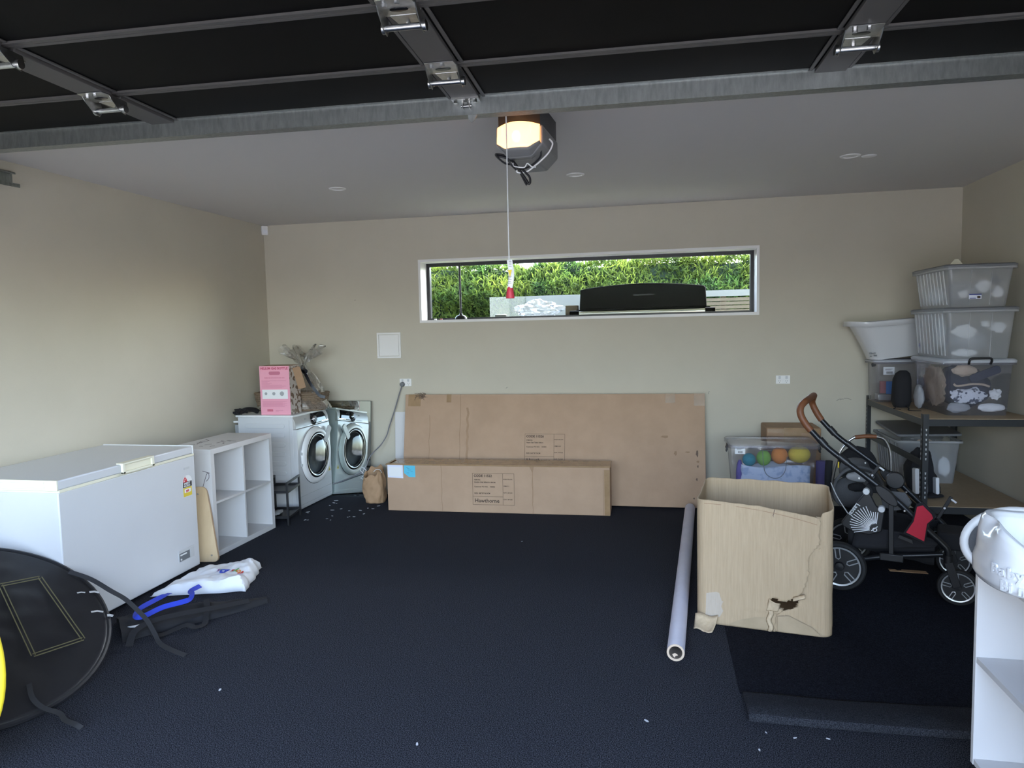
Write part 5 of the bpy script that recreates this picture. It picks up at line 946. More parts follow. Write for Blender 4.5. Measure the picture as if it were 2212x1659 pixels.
# ================================================================ stroller in front of the rack
ang = math.radians(-18.5)
ST = T((1.078,4.358,0.0018), ang)                            # local: x forwards, y across to the far side, z up
sr = thing('stroller', 'black stroller chassis with brown leather handle and red panel', 'stroller', (1.35, 4.5, 0))
mat('brown_leather', (0.17,0.062,0.025), 0.5, bump=0.15, bscale=120); mat('red_fabric', (0.52,0.025,0.05), 0.85, bump=0.2, bscale=400); mat('rubber', (0.010,0.010,0.011), 0.75); mat('rim_silver', (0.55,0.56,0.58), 0.3, metal=0.6)
FV = 0.50
for v in (0.0, FV):
    MB(ST).tube(spline([(-0.200,v,0.922),(-0.10,v,0.818),(0.10,v,0.668),(0.25,v,0.548),(0.40,v,0.402),(0.470,v,0.335),(0.498,v,0.300),(0.503,v,0.255)], 8), 0.0165, 12).build('side_tube', 'black_tube_metal', sr)
    MB(ST).cyl((-0.155,v,0.876), (-0.120,v,0.836), 0.0205).build('tube_collar', 'black_plastic', sr)
    m = MB(ST); m.cyl((-0.05,v,0.782), (0.00,v,0.742), 0.0195); m.build('tube_collar', 'black_plastic', sr)
    m = MB(ST); m.prism([(0.20+0.075*math.cos(a)*0.72-0.030*math.sin(a)*0.7, 0.575-0.075*math.cos(a)*0.70-0.030*math.sin(a)*0.7) for a in [2*PI*k/24 for k in range(24)]], 0.050, (0,v-0.025,0), (Vector((1,0,0)),Vector((0,0,1)),Vector((0,1,0)))); m.build('fold_hinge', 'black_plastic', sr, bevel=0.005)
    MB(ST).tube([(-0.01,v,0.165),(0.20,v,0.222),(0.478,v,0.272)], 0.0145, 10).build('lower_rail', 'black_tube_metal', sr)
    MB(ST).box((0.17,v-0.017,0.200), (0.29,v+0.017,0.243)).build('rail_joint', 'black_plastic', sr, bevel=0.005)
    MB(ST).bar((0.222,v,0.585), (0.228,v,0.225), 0.026, 0.014, (0,1,0)).build('upright', 'black_plastic', sr, bevel=0.003)
    m = MB(ST); m.cyl((0.503,v,0.272), (0.505,v,0.200), 0.023); m.build('swivel_housing', 'black_plastic', sr)
    for s in (-1, 1): MB(ST).bar((0.505,v+s*0.019,0.235), (0.548,v+s*0.019,0.102), 0.006, 0.042, (1,0,0)).build('fork', 'black_plastic', sr, bevel=0.003)
    for x in (0.06, 0.16, 0.29): MB(ST).cyl((x,v-0.020,0.695-0.78*x*0.92+0.012), (x,v-0.015,0.695-0.78*x*0.92+0.012), 0.005, n=10).build('rivet', 'steel', sr)
def wheel(c, r, v, nm='wheel'):
    cx, cz = c; F = (Vector((1,0,0)), Vector((0,0,1)), Vector((0,-1,0))); o = Vector((cx, v, cz)); k = r/0.14
    w_ = MB(ST).lathe([(r*0.80,-0.014*k),(r*0.86,-0.022*k),(r*0.95,-0.020*k),(r,-0.010*k),(r,0.010*k),(r*0.95,0.020*k),(r*0.86,0.022*k),(r*0.80,0.014*k),(r*0.80,-0.014*k)], o, 48, F).build(nm, 'rubber', sr)
    MB(ST).lathe([(r*0.735,0.016*k),(r*0.80,0.018*k),(r*0.805,0.010*k),(r*0.73,0.010*k),(r*0.735,0.016*k)], o, 48, F).build('rim', 'rim_silver', sr, w_)
    MB(ST).lathe([(0.0,0.004),(r*0.80,0.004)], o, 32, F).build('wheel_disc', 'black_plastic', sr, w_)
    MB(ST).lathe([(0.0,0.024*k),(r*0.16,0.022*k),(r*0.20,0.0)], o, 20, F).build('hub', 'black_plastic', sr, w_)
    for q in range(5):
        a = 2*PI*q/5 + 0.45; d = Vector((math.cos(a),0,math.sin(a))); pr = Vector((-math.sin(a),0,math.cos(a)))*r*0.085
        pts = [o + Vector((0,-0.012*k,0)) + x for x in (d*r*0.74+pr, d*r*0.36+pr, d*r*0.30, d*r*0.36-pr, d*r*0.74-pr)]
        MB(ST).tube(pts, 0.0035*k, 6).build('spoke', 'rim_silver', sr, w_)
wheel((-0.034,0.142), 0.142, -0.035); wheel((-0.034,0.142), 0.142, FV+0.035); wheel((0.552,0.100), 0.100, 0.0); wheel((0.552,0.100), 0.100, FV)
MB(ST).cyl((-0.034,-0.03,0.142), (-0.034,FV+0.03,0.142), 0.011).build('rear_axle', 'black_metal', sr)
hp = [(-0.200,0,0.922),(-0.232,0,0.962),(-0.258,0,1.012),(-0.262,0.012,1.055),(-0.245,0.045,1.085),(-0.235,0.12,1.093),(-0.235,0.25,1.095),(-0.235,0.38,1.093),(-0.245,0.455,1.080),(-0.258,0.49,1.045),(-0.250,FV,1.01),(-0.228,FV,0.966),(-0.200,FV,0.922)]
MB(ST).tube(spline(hp, 6), 0.0205, 12).build('handle_grip', 'brown_leather', sr)
# under-basket, hanging board, red panel, seat adapters
m = MB(ST)
def bask(u, v):
    x = 0.0+0.44*u; y = 0.03+0.44*v; e = min(v, 1-v)*2; z = 0.40-0.10*u - (0.175-0.05*u)*min(1, e*3.0)**0.5 + 0.012*noise.noise(Vector((u*6, v*6, 1))); return (x, y, z)
m.grid(bask, 24, 18).build('basket', 'black_fabric', sr, solid=0.003)
for y in (0.028, 0.472): MB(ST).grid(lambda u, v, y=y: (0.02+0.42*u+0.03*v, y+0.010*noise.noise(Vector((u*5, v*4, y))), 0.235+0.06*u+(0.15-0.10*u)*v), 16, 8).build('basket_side', 'black_fabric', sr, solid=0.003)
BB = lambda pts, y, d: MB(ST).prism(pts, d, (0,y,0), (Vector((1,0,0)),Vector((0,0,1)),Vector((0,1,0))))
bd = BB([(0.100,0.598),(0.055,0.535),(-0.028,0.405),(-0.018,0.385),(0.030,0.360),(0.120,0.350),(0.180,0.376),(0.192,0.49),(0.150,0.52),(0.115,0.592)], -0.055, 0.030).build('buggy_board', 'black_plastic', sr, bevel=0.005)
lc = Vector((0.150,-0.0565,0.388))
mat('stripe_white', (0.70,0.70,0.72), 0.6)
for k in range(17):
    a = math.radians(84 + 7.0*k); d = Vector((math.cos(a),0,math.sin(a))); l0 = 0.030+0.004*(k % 2); l1 = min(0.135, (0.125 if k < 3 else 0.150 if k < 8 else 0.162-0.006*(k-8)))
    MB(ST).bar(lc+d*l0, lc+d*l1*(0.78 if k < 4 else 1), 0.0038, 0.001, (0,1,0)).build('stripe', 'stripe_white', sr, bd)
MB(ST).lathe([(0.008,0.0),(0.012,0.0)], lc+Vector((-0.004,-0.0005,-0.004)), 18, (Vector((1,0,0)),Vector((0,0,1)),Vector((0,-1,0)))).build('logo_ring', 'stripe_white', sr, bd)
MB(ST).bar(lc+Vector((-0.022,-0.0006,-0.012)), lc+Vector((0.010,-0.0006,0.016)), 0.004, 0.001, (0,1,0)).build('logo_mark', 'stripe_white', sr, bd)
text_mb('Lascal', 0.034, ST @ frame((0.052,-0.0562,0.528), (-0.53,0,-0.84), (0.84,0,-0.53)), 0.0006, bold=0.0006).build('printed_text', 'light_grey_plastic', sr, bd)
for x, z in ((0.100,0.600), (0.178,0.507)):
    MB(ST).cyl((x,-0.075,z), (x,-0.035,z), 0.0175, n=20).build('grey_knob', 'light_grey_plastic', sr, bd, bevel=0.003)
MB(ST).tube(spline([(-0.10,0.10,0.60),(-0.06,0.05,0.53),(0.0,-0.02,0.46),(0.015,-0.03,0.44)], 5), 0.003, 6).build('pull_wire', 'light_grey_plastic', sr)
rp = [(0.350,0.535),(0.378,0.545),(0.420,0.500),(0.428,0.478),(0.400,0.445),(0.388,0.345),(0.300,0.385),(0.335,0.450)]
BB([(x+(x-0.37)*0.22, z+(z-0.45)*0.16) for x, z in rp], -0.040, 0.012).build('panel_frame', 'black_fabric', sr, bevel=0.004)
BB(rp, -0.046, 0.008).build('red_panel', 'red_fabric', sr, bevel=0.002)
BB([(0.27,0.365),(0.33,0.345),(0.335,0.325),(0.262,0.350)], -0.045, 0.02).build('clip_tab', 'black_plastic', sr)
for (a, b) in (((0.455,0.30,0.395), (0.521,0.30,0.532)), ((0.070,0.30,0.560), (0.150,0.30,0.690))):
    pgo = MB(ST).bar(a, b, 0.020, 0.014, (0,1,0)).build('adapter_arm', 'black_plastic', sr, bevel=0.003)
    d = (Vector(b)-Vector(a)).normalized(); MB(ST).cyl(Vector(b)-d*0.012, Vector(b)-d*0.012+Vector((0.030,-0.01,-0.020)), 0.006, n=10).build('peg', 'stripe_white', sr, pgo); MB(ST).cyl(Vector(b)-d*0.075+Vector((0,-0.016,0)), Vector(b)-d*0.075+Vector((0,-0.006,0)), 0.006, n=10).build('peg', 'stripe_white', sr, pgo)
MB(ST).box((0.455,0.18,0.245), (0.60,0.40,0.345)).build('footrest', 'black_fabric', sr, bevel=0.015)
MB(ST).tube([(0.40,0.02,0.40),(0.40,FV-0.02,0.40)], 0.012).build('cross_tube', 'black_tube_metal', sr)
MB(ST).prism([(0.18,0.49),(0.165,0.55),(0.19,0.585),(0.29,0.585),(0.325,0.53),(0.305,0.49),(0.24,0.475)], 0.02, (0,0.06,0), (Vector((1,0,0)),Vector((0,0,1)),Vector((0,1,0)))).build('seat_mount', 'grey_fabric', sr, bevel=0.006)
MB(ST).lathe([(0,0.012),(0.045,0.012),(0.052,0.0)], (0.235,0.22,0.62), 28, (Vector((1,0,0)),Vector((0,0,1)),Vector((0,-1,0)))).build('seat_hub', 'black_plastic', sr)
# ================================================================ second stroller behind, grey seat with silver hoop
s2 = thing('grey_stroller', 'folded grey and black stroller seat with silver hoop and brown grip', 'stroller', (1.30, 5.0, 0))
def sh(x, z, y): return (x, y, z)
MB().tube(spline([(1.128,4.98,0.36),(1.135,4.97,0.525),(1.167,4.95,0.680),(1.211,4.95,0.751),(1.262,4.95,0.790),(1.33,4.95,0.797),(1.393,4.95,0.795),(1.446,4.95,0.772),(1.480,4.95,0.690),(1.487,4.95,0.56)], 8), 0.009, 10).build('silver_hoop', 'steel', s2)
MB().tube(spline([(1.262,4.95,0.790),(1.33,4.95,0.797),(1.393,4.95,0.795)], 6), 0.0135, 10).build('grip', 'brown_leather', s2)
m = MB(); blob(m, (1.30,5.03,0.60), (0.125,0.05,0.115), 101, 0.06, 1.5, 30, 20); m.build('backrest', 'black_fabric', s2)
m = MB(); blob(m, (1.262,4.955,0.575), (0.098,0.035,0.080), 102, 0.05, 1.5, 30, 20); m.build('seat_pad', 'grey_fabric', s2)
def bucket(u, v):                                       # deep seat shell opening towards the front
    a = -0.15 + 1.30*PI*u; r_ = 1-0.25*v
    return (1.252 + 0.150*math.cos(a)*r_ - 0.02*v, 4.80 - 0.05*math.sin(a)*0.4 + 0.13*v, 0.470 + 0.155*math.sin(a)*r_ - 0.03*v)
MB().grid(bucket, 36, 12).build('seat_shell', 'grey_fabric', s2, solid=0.016)
m = MB(); blob(m, (1.225,4.86,0.44), (0.125,0.07,0.105), 103, 0.08, 1.5, 30, 20); m.build('seat_base', 'grey_fabric', s2)
m = MB(); blob(m, (1.262,4.80,0.555), (0.085,0.035,0.036), 104, 0.12, 2, 26, 14); m.build('seat_liner', 'light_grey_fabric', s2)
m = MB(); blob(m, (1.235,4.775,0.492), (0.055,0.03,0.030), 105, 0.2, 2, 20, 12); m.build('harness_pad', 'black_fabric', s2)
MB().tube(spline([(1.115,5.0,0.62),(1.11,5.0,0.50),(1.115,5.0,0.36),(1.13,4.98,0.20),(1.13,4.95,0.10)], 6), 0.024, 10).build('frame_leg', 'black_fabric', s2)
MB().tube(spline([(1.485,4.95,0.57),(1.47,4.98,0.35),(1.46,5.0,0.10)], 6), 0.014, 10).build('frame_leg', 'black_tube_metal', s2)
MB().tube([(1.13,4.96,0.10),(1.46,4.98,0.10)], 0.012).build('axle', 'black_tube_metal', s2)
for x in (1.135, 1.455):
    F = (Vector((0,1,0)), Vector((0,0,1)), Vector((1,0,0)))
    wl = MB().lathe([(0.075,-0.014),(0.092,-0.014),(0.098,-0.006),(0.098,0.006),(0.092,0.014),(0.075,0.014)], (x,4.96,0.099), 32, F).build('wheel', 'rubber', s2); MB().lathe([(0.0,0.006),(0.076,0.006)], (x-0.01,4.96,0.099), 24, F).build('wheel_disc', 'grey_plastic', s2, wl)
MB().box((1.155,4.93,0.585), (1.162,4.94,0.625)).build('yellow_tag', 'yellow_print', s2)
s2.location += Vector((0.027,0.10,0))
# flat white strip behind the stroller, cardboard hanger on the floor
one(MB(T((1.46,4.70,0.0),-0.02)).prism([(-0.045,0.0),(0.165,-0.02),(0.165,0.028),(0.03,0.036),(0.025,0.020),(0.0,0.016),(-0.006,0.036),(-0.045,0.038)], 0.003, (0,0,0.003)), 'cardboard_hanger', 'brown_paper', 'flat cardboard hanger strip lying on carpet under the stroller', 'hanger', (1.50,4.70,0))
# ================================================================ baby bouncer behind the potty
bo = thing('baby_bouncer', 'grey baby bouncer with white oval frame behind the white shelf unit', 'baby seat', (1.50, 3.35, 0))
oM = frame((1.497,3.36,0.600), (0.93,-0.10,0.22), (-0.22,0.45,0.86))
MB(oM).tube([(0.185*math.cos(2*PI*k/40), 0.135*math.sin(2*PI*k/40), 0) for k in range(40)], 0.017, 10, True).build('oval_frame', 'white_plastic', bo)
MB(oM).grid(lambda u, v: (0.178*v*math.cos(2*PI*u), 0.128*v*math.sin(2*PI*u), -0.05*(1-v*v)), 32, 8, cu=True).build('seat_fabric', 'grey_fabric', bo, solid=0.004)
m = MB(oM); blob(m, (0.035,-0.02,0.02), (0.12,0.085,0.05), 111, 0.15); m.build('seat_cushion', 'grey_fabric', bo)
MB(oM).ribbon(spline([(-0.155,-0.09,0.02),(-0.12,-0.02,0.04),(-0.06,0.06,0.055),(0.02,0.10,0.05)], 6), 0.024, (0,0,1), 0.003).build('harness_strap', 'strap_grey', bo)
MB(oM).tube(spline([(-0.165,-0.085,0.02),(-0.178,-0.12,0.025),(-0.16,-0.14,0.025),(-0.145,-0.11,0.02)], 6), 0.004, 6).build('buckle', 'light_grey_plastic', bo)
for x, y, a, b in ((1.52,3.27,0.03,-0.134), (1.66,3.26,0.13,-0.096), (1.55,3.50,0.03,0.134), (1.66,3.48,0.13,0.096)): MB().tube([oM @ Vector((a,b,0)), Vector((x,y,0.25)), Vector((x,y,0.008))], 0.010, 8).build('leg', 'white_plastic', bo)
# ================================================================ white shelf unit with potty, right foreground
ws = thing('white_shelf_unit', 'white open shelf unit on wooden legs holding the potty', 'shelf unit', (1.15, 2.0, 0))
UX0, UX1, UY0, UY1, th = 0.975, 1.33, 1.35, 2.40, 0.018
MB().box((UX0,UY1,0.150), (UX1,UY1+th,0.790)).build('side_panel', 'white_melamine', ws, bevel=0.001); MB().box((UX0,UY0-th,0.150), (UX1,UY0,0.790)).build('side_panel', 'white_melamine', ws, bevel=0.001)
MB().box((UX0-0.001,UY0-th,0.790), (UX1+0.001,UY1+th,0.808)).build('top_panel', 'white_melamine', ws, bevel=0.001)
for z in (0.152, 0.486): MB().box((UX0+0.002,UY0,z), (UX1-0.006,UY1,z+th)).build('shelf_board', 'white_melamine', ws)
MB().box((UX1-0.006,UY0,0.150), (UX1,UY1,0.790)).build('back_panel', 'white_melamine', ws)
mat('orange_wood', (0.42,0.17,0.06), 0.5, col2=(0.34,0.13,0.045), nscale=8, stretch=(8,8,1))
for x in (UX0+0.035, UX1-0.035):
    for y in (UY0+0.035, UY1-0.020): MB().cyl((x,y,0.150), (x,y,0), 0.024, 0.016, 16).build('leg', 'orange_wood', ws)
pt_ = thing('potty', 'glossy white moulded baby potty with embossed lettering on white shelf unit', 'potty', (1.06, 2.22, 0.808))
PCX, PCY, PZ = 1.062, 2.215, 0.8085
def rimh(a): return 0.105 + 0.085*(0.5+0.5*math.sin(a-0.35))**0.8 + 0.012*math.cos(2*a)
def pot(u, v):
    a = 2*PI*u; H = rimh(a); cx = math.copysign(abs(math.cos(a))**0.8, math.cos(a)); sy = math.copysign(abs(math.sin(a))**0.8, math.sin(a))
    prof = [(0.130,0.0),(0.146,0.004),(0.154,0.02),(0.155,0.055),(0.147,0.085),(0.143,0.6*H+0.03),(0.136,0.94*H),(0.127,H),(0.112,0.985*H),(0.100,0.9*H),(0.088,0.045),(0.0,0.035)]
    t = v*(len(prof)-1); i = min(int(t), len(prof)-2); f_ = t-i; r_ = prof[i][0]*(1-f_)+prof[i+1][0]*f_; z = prof[i][1]*(1-f_)+prof[i+1][1]*f_
    if 5 <= t <= 8: r_ -= 0.028*math.exp(-((((a-3.10+PI) % (2*PI))-PI)/0.17)**2)*(1-abs(t-6.3)/2)
    return (PCX + r_*1.02*cx, PCY + r_*1.10*sy, PZ + z)
MB().grid(pot, 72, 45, cu=True).build('potty_body', 'gloss_white_plastic', pt_, smooth=60)
def emboss(s_, a0, z, sz):
    for k, ch in enumerate(s_):
        a = a0 + k*sz*0.66/0.16; r_ = 0.1555; p = Vector((PCX + r_*1.02*math.copysign(abs(math.cos(a))**0.8, math.cos(a)), PCY + r_*1.10*math.copysign(abs(math.sin(a))**0.8, math.sin(a)), PZ+z)); tg_ = Vector((-math.sin(a), math.cos(a), 0))
        text_mb(ch, sz, frame(p, tg_, (0,0,1)), 0.0028, bold=0.0012).build('embossed_letter', 'gloss_white_plastic', pt_, bevel=0.0008, smooth=40)
emboss('Baby', 3.42, 0.052, 0.040); emboss('Bimbo', 3.62, 0.014, 0.040)
# ================================================================ carpet offcut with folded edge
one(MB().box((0.335,3.03,0.0), (2.37,5.02,0.0022)), 'carpet_offcut', 'carpet_mat', 'dark carpet offcut lying in front of the torn box', 'carpet mat', (1.35,3.3,0))
co = bpy.data.objects['carpet_offcut']
def fold(u, v):
    x = 0.345 + 2.0*u; y = 3.035-0.02*math.sin(u*9)*0.3 - 0.225*v + 0.028*u*(v > 0.5)*0; z = 0.005 + 0.022*math.sin(v*PI*0.62)**1.2 + 0.004*noise.noise(Vector((u*8, v*2, 0)))
    if v > 0.93: z *= (1-v)/0.07*0.9+0.1
    return (x-1.35, y-3.3, z)
mm = MB(); mm.grid(fold, 60, 16); fo = mm.build('folded_edge', 'carpet_backing', None, co, solid=0.006)
# ================================================================ outside the window: hedge, screens, barbecue
def leafmat(name, c0, c1):                              # leaves: part of the light shines through
    m = mat(name, c0, 0.8, col2=c1, nscale=1.6, nmix=(0.40,0.62)); t = m.node_tree; b = t.nodes['Principled BSDF']; o = t.nodes['Material Output']
    tl = t.nodes.new('ShaderNodeBsdfTranslucent'); mx = t.nodes.new('ShaderNodeMixShader'); mx.inputs[0].default_value = 0.45; hs = t.nodes.new('ShaderNodeHueSaturation'); hs.inputs['Value'].default_value = 2.2
    src = b.inputs['Base Color'].links[0].from_socket; t.links.new(src, hs.inputs['Color']); t.links.new(hs.outputs[0], tl.inputs[0]); t.links.new(b.outputs[0], mx.inputs[1]); t.links.new(tl.outputs[0], mx.inputs[2]); t.links.new(mx.outputs[0], o.inputs[0])
    return m
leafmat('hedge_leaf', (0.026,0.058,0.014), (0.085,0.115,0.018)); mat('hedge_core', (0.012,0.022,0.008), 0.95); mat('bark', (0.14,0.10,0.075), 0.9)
hd = thing('garden_hedge', 'tall green conifer hedge growing behind the window', 'hedge', (-0.9, 10.3, 0.7))
HX0, HX1, HY = -4.6, 3.6, 9.9
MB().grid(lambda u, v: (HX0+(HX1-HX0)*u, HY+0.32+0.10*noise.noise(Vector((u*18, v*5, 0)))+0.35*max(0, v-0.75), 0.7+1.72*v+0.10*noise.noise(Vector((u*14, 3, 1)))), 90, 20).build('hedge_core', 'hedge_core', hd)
r = random.Random(8); vs = []; fs = []
def frond(p, d, l, w_):                                 # one flat conifer spray: a stem with side leaflets
    up = Vector((r.uniform(-1,1), r.uniform(-1,1), r.uniform(-0.2,1))).normalized(); sd = d.cross(up).normalized()
    o = len(vs)
    for k in range(5):
        t = k/4; q = p + d*l*t + up*0.06*l*t*t; ww = w_*(1-t)**0.7+0.003
        vs.extend([q - sd*ww*(1 if k % 2 else 0.35), q + sd*ww*(1 if k % 2 == 0 else 0.35)])
    for k in range(4): fs.append((o+2*k, o+2*k+1, o+2*k+3, o+2*k+2))
for i in range(34000):
    u = r.random(); x = HX0+(HX1-HX0)*u; t = r.random()**0.8; z = 0.95+1.68*t; top = 2.50 - 0.06*(x > 0.6) + 0.13*noise.noise(Vector((x*1.3, 2.2, 0))) + 0.10*noise.noise(Vector((x*4.1, 7.2, 0)))
    if z > top: z = top - 0.1*r.random()
    y = HY + 0.20*noise.noise(Vector((x*1.7, z*2.5, 0))) + r.uniform(0.0,0.22) + 0.38*max(0, (z-2.05)/0.4)
    d = Vector((r.uniform(-0.7,0.7), -0.75+0.3*r.random()+0.3*max(0,(z-2.0)), r.uniform(-0.15,1.0))).normalized()
    frond(Vector((x, y, z)), d, r.uniform(0.05,0.13), r.uniform(0.008,0.020))
m = MB(); m.add(vs, fs); fo = m.build('foliage', 'hedge_leaf', hd, smooth=0); fo['kind'] = 'stuff'
# bare tree behind the hedge
bt = thing('bare_tree', 'bare brown winter tree behind the hedge', 'tree', (1.5, 12.2, 0.7))
m = MB(); m.cyl((1.5,12.2,0.7), (1.45,12.2,2.1), 0.07, 0.05, 10); m.build('trunk', 'bark', bt)
def branch(mm, p, d, l, rad, depth):
    pts = [p]; q = p.copy(); dd = d.copy()
    for k in range(4): dd = (dd + Vector((r.uniform(-0.3,0.3), r.uniform(-0.3,0.3), r.uniform(-0.12,0.25)))).normalized(); q = q + dd*l/4; pts.append(q.copy())
    mm.tube(pts, [rad*(1-0.18*k) for k in range(5)], 4)
    if depth:
        for k in range(4): branch(mm, pts[1+k % 4], (dd + Vector((r.uniform(-1,1), r.uniform(-0.8,0.8), r.uniform(-0.2,0.9)))).normalized(), l*0.66, rad*0.5, depth-1)
for k in range(9):
    mm = MB(); a = 2*PI*k/9; branch(mm, Vector((1.45,12.2,1.9+0.03*k)), Vector((math.cos(a), 0.5*math.sin(a), 0.75)).normalized(), 0.95, 0.018, 3); mm.build('branch', 'bark', bt)
bt2 = thing('russet_shrub', 'russet leafed shrub poking above the hedge', 'shrub', (-0.15, 11.0, 0.7))
mat('russet_leaf', (0.25,0.13,0.07), 0.8); vs = []; fs = []
for i in range(700): frond(Vector((-0.15+r.gauss(0,0.28), 11.0+r.gauss(0,0.15), 2.25+r.uniform(-0.25,0.5))), Vector((r.uniform(-1,1), r.uniform(-1,0.3), r.uniform(-0.3,1))).normalized(), r.uniform(0.06,0.13), 0.012)
m = MB(); m.add(vs, fs); m.build('foliage', 'russet_leaf', bt2, smooth=0)['kind'] = 'stuff'; m = MB(); m.cyl((-0.15,11.0,0.7), (-0.15,11.0,2.2), 0.03); m.build('stem', 'bark', bt2)
# low boundary: glass screen, white capped timber fence
film('screen_glass', 0.03, 0.04, (0.86,0.90,0.90), (0.30,0.33,0.33), 0.22)
gs = thing('glass_screen', 'clear glass garden screen standing before the hedge', 'glass screen', (-1.77, 8.5, 0.7))
MB().box((-1.995,8.495,0.70), (-1.545,8.505,1.945)).build('glass_panel', 'screen_glass', gs); 
for x in (-1.9,-1.64): MB().cyl((x,8.5,0.70), (x,8.5,0.86), 0.025).build('spigot', 'steel', gs)
mat('fence_white', (0.20,0.215,0.22), 0.6); mat('fence_timber', (0.15,0.125,0.095), 0.8, col2=(0.115,0.095,0.07), nscale=7, stretch=(1,1,14))
for nm, x0, x1, sp in (('white panelled low fence standing between glass screen and barbecue', -1.54, -0.70, 1.70), ('white topped timber slat fence standing right of the barbecue', -0.70, 2.2, 1.875)):
    fc = thing('garden_fence', nm, 'fence', ((x0+x1)/2, 8.5, 0.7), 'low garden fences')
    MB().box((x0,8.48,sp), (x1-0.002,8.52,1.945)).build('top_panel', 'fence_white', fc)
    k = 0; z = 0.72
    while z < sp-0.03: MB().box((x0,8.485,z), (x1-0.002,8.515,min(sp-0.004,z+0.036))).build('slat', 'fence_timber', fc); z += 0.044
    for x in (x0+0.05, (x0+x1)/2, x1-0.05): MB().box((x-0.03,8.52,0.70), (x+0.03,8.56,1.90)).build('post', 'fence_timber', fc)
# barbecue
bq = thing('barbecue', 'black hooded barbecue with steel front bar outside the window', 'barbecue', (-0.13, 7.1, 0.7))
hood = []
for k in range(13): t = k/12; x = -0.715+1.17*t; hood.append((x, 1.925+0.040*math.sin(PI*t)))
ol = [(-0.735,1.726),(-0.725,1.880)] + [(-0.715+0.012*math.cos(a), 1.905+0.015*math.sin(a)) for a in (2.8,2.2,1.7)] + hood[1:-1] + [(0.440,1.925),(0.452,1.905),(0.462,1.726)]
bh = MB().prism(ol, 0.42, (0,6.93,0), (Vector((1,0,0)),Vector((0,0,1)),Vector((0,1,0)))).build('hood', 'gloss_black', bq, bevel=0.02, seg=3)
bh.data.materials[0] = mat('bbq_black', (0.0008,0.0008,0.0008), 0.55, spec=0.03)
MB().box((-0.22,6.918,1.850), (-0.02,6.932,1.862)).build('hood_badge', 'black_plastic', bq, bh)
MB().box((-0.76,6.90,1.712), (0.49,7.37,1.728)).build('hood_ledge', 'bbq_black', bq)
MB().cyl((-0.74,6.865,1.688), (0.47,6.865,1.688), 0.021, n=24).build('front_bar', 'steel', bq)
for x in (-0.775, 0.485): MB().cyl((x-0.045,6.865,1.688), (x+0.045,6.865,1.688), 0.030, n=20).build('bar_end', 'bbq_black', bq)
MB().box((-0.74,6.90,0.95), (0.47,7.36,1.712)).build('cabinet', 'bbq_black', bq, bevel=0.01)
MB().box((-0.70,6.895,0.74), (0.43,7.33,0.95)).build('plinth', 'black_metal', bq)
for x in (-0.65, 0.38):
    for y in (6.96, 7.28): MB().cyl((x,y,0.70), (x,y,0.745), 0.03).build('castor', 'rubber', bq)
MB().box((-1.72,6.95,1.655), (-0.75,7.33,1.672)).build('side_shelf', 'bbq_black', bq, bevel=0.004)
MB().bar((-1.66,7.14,1.66), (-0.78,7.14,1.30), 0.03, 0.03).build('shelf_brace', 'black_metal', bq)
film('bag_film', 0.10, 0.15, (0.85,0.90,0.93), (0.34,0.36,0.38), 0.50)
mm = MB(); blob(mm, (-1.17,7.08,1.735), (0.20,0.13,0.10), 121, 0.45, 2.2, 40, 24, flat=1.673); one(mm, 'white_plastic_bag', 'bag_film', 'crumpled white plastic bag on the barbecue side shelf', 'bag', (-1.17,7.08,1.672), smooth=20)
mm = MB(); mm.box((-0.882,7.02,1.6715), (-0.7615,7.14,1.775)); one(mm, 'wooden_block', 'fence_timber', 'pale wooden block beside the hood on the barbecue side shelf', 'block', (-0.815,7.08,1.673), bevel=0.003)
mm = MB(T((-1.60,7.02,1.6715),0.2)); mm.box((0,0,0), (0.12,0.08,0.035)); one(mm, 'grill_tool', 'panel_dark', 'small dark grill tool beside the white plastic bag', 'tool', (-1.54,7.06,1.6715), bevel=0.01)
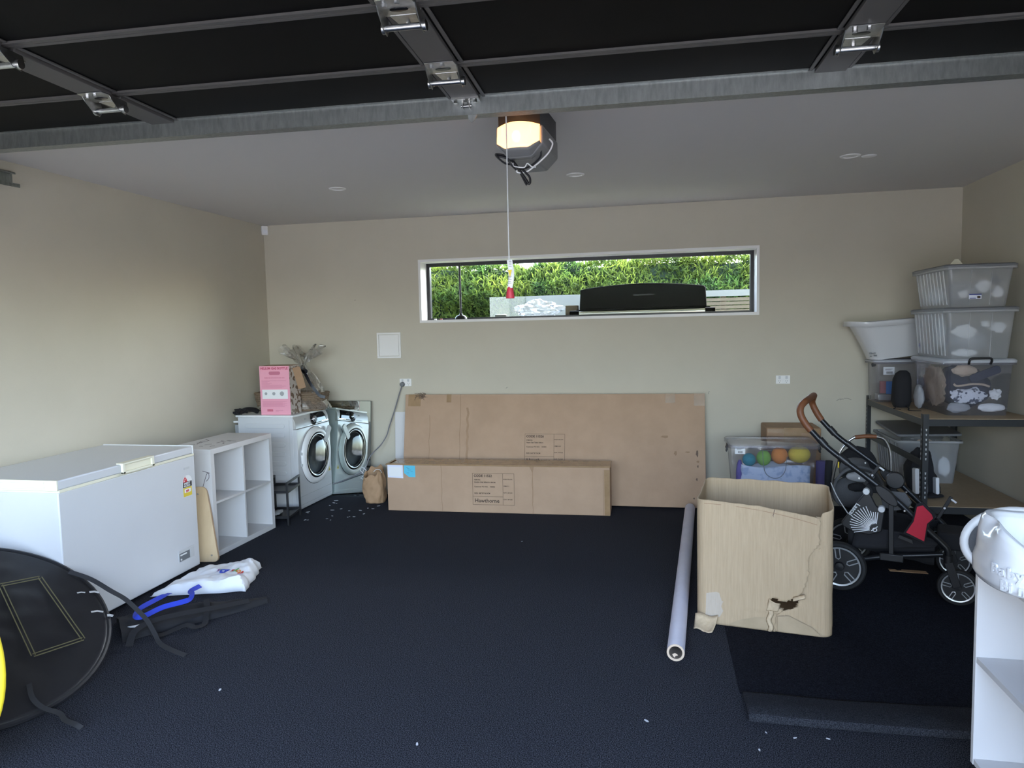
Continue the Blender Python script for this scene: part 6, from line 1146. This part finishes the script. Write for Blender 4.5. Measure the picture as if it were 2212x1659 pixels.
# pole with dome foot on the inner sill
bpz = WZ0+0.0085; px_, py_ = -1.782, YB+0.060
bk = thing('sill_pole', 'thin black pole with dome foot standing on the window sill', 'pole', (px_, py_, bpz))
MB().lathe([(0.0,0.062),(0.010,0.060),(0.014,0.052),(0.016,0.044),(0.038,0.034),(0.055,0.018),(0.057,0.004),(0.050,0.0),(0.0,0.0)], (px_,py_,bpz), 28).build('dome_foot', 'black_plastic', bk)
MB().cyl((px_,py_,bpz+0.055), (px_-0.002,py_,bpz+0.520), 0.0095, n=12).build('pole_shaft', 'black_metal', bk)
for i, (x, mt, lb) in enumerate(((-2.03,'white_plastic','tiny white bottle cap on the sill left of the pole'), (-1.975,'dull_red','tiny dull red bottle cap on the sill left of the pole'))): one(MB().lathe([(0.0,0.012),(0.012,0.012),(0.013,0.0),(0.0,0.0)], (x,py_,bpz), 16), 'bottle_cap', mt, lb, 'cap', (x,py_,bpz), 'caps on the window sill')
# ================================================================ bits of paper fluff on the carpet, scuffs on the back wall
r = random.Random(21); mat('lint', (0.55,0.56,0.60), 0.9)
spots = [(-3.0+0.55*r.random(), 5.35+0.75*r.random()) for _ in range(22)] + [(-0.98,5.02), (-0.05,2.75), (0.40,2.74), (0.50,2.72), (0.62,2.735), (0.36,2.62), (-1.9,2.7), (-0.9,2.45)]
for x, y in spots:
    if math.hypot(x+2.548, y-6.062) < 0.13: y -= 0.22   # keep clear of the paper bag
    a = r.random()*PI; l = r.uniform(0.006,0.016)*(0.8 if y < 5 else 1.2)
    mm = MB(T((x,y,0.002),a)); mm.prism([(l*(0.7+0.5*r.random())*math.cos(2*PI*k/6), 0.45*l*(0.7+0.5*r.random())*math.sin(2*PI*k/6)) for k in range(6)], 0.0015)
    one(mm, 'paper_flake', 'lint', 'tiny pale paper flake on carpet near the washing machine' if y > 5.2 else ('tiny pale paper flake before the folded carpet offcut edge' if x > 0.2 else 'tiny pale paper flake on open carpet away from other things'), 'flake', (x,y,0.001), 'paper flakes by the washer' if y > 5.2 else ('paper flakes by the offcut' if x > 0.2 else 'paper flakes on open carpet'))
mat('wall_scuff', (0.30,0.275,0.235), 0.8); wb = bpy.data.objects['wall_back']
for (x, z, a, l) in ((1.49,0.905,0.5,0.018), (1.515,0.908,0.2,0.014), (1.56,0.912,-0.2,0.030), (0.44,0.97,1.3,0.012), (-2.80,1.86,0.2,0.008), (-1.35,1.02,0.6,0.010)):
    mm = MB(); mm.ribbon(spline([(x-l*math.cos(a), YB-0.0008, z-l*math.sin(a)), (x, YB-0.0008, z+0.004), (x+l*math.cos(a), YB-0.0008, z+l*math.sin(a))], 4), 0.005, (0,-1,0), 0.001); mm.build('scuff_mark', 'wall_scuff', None, wb)
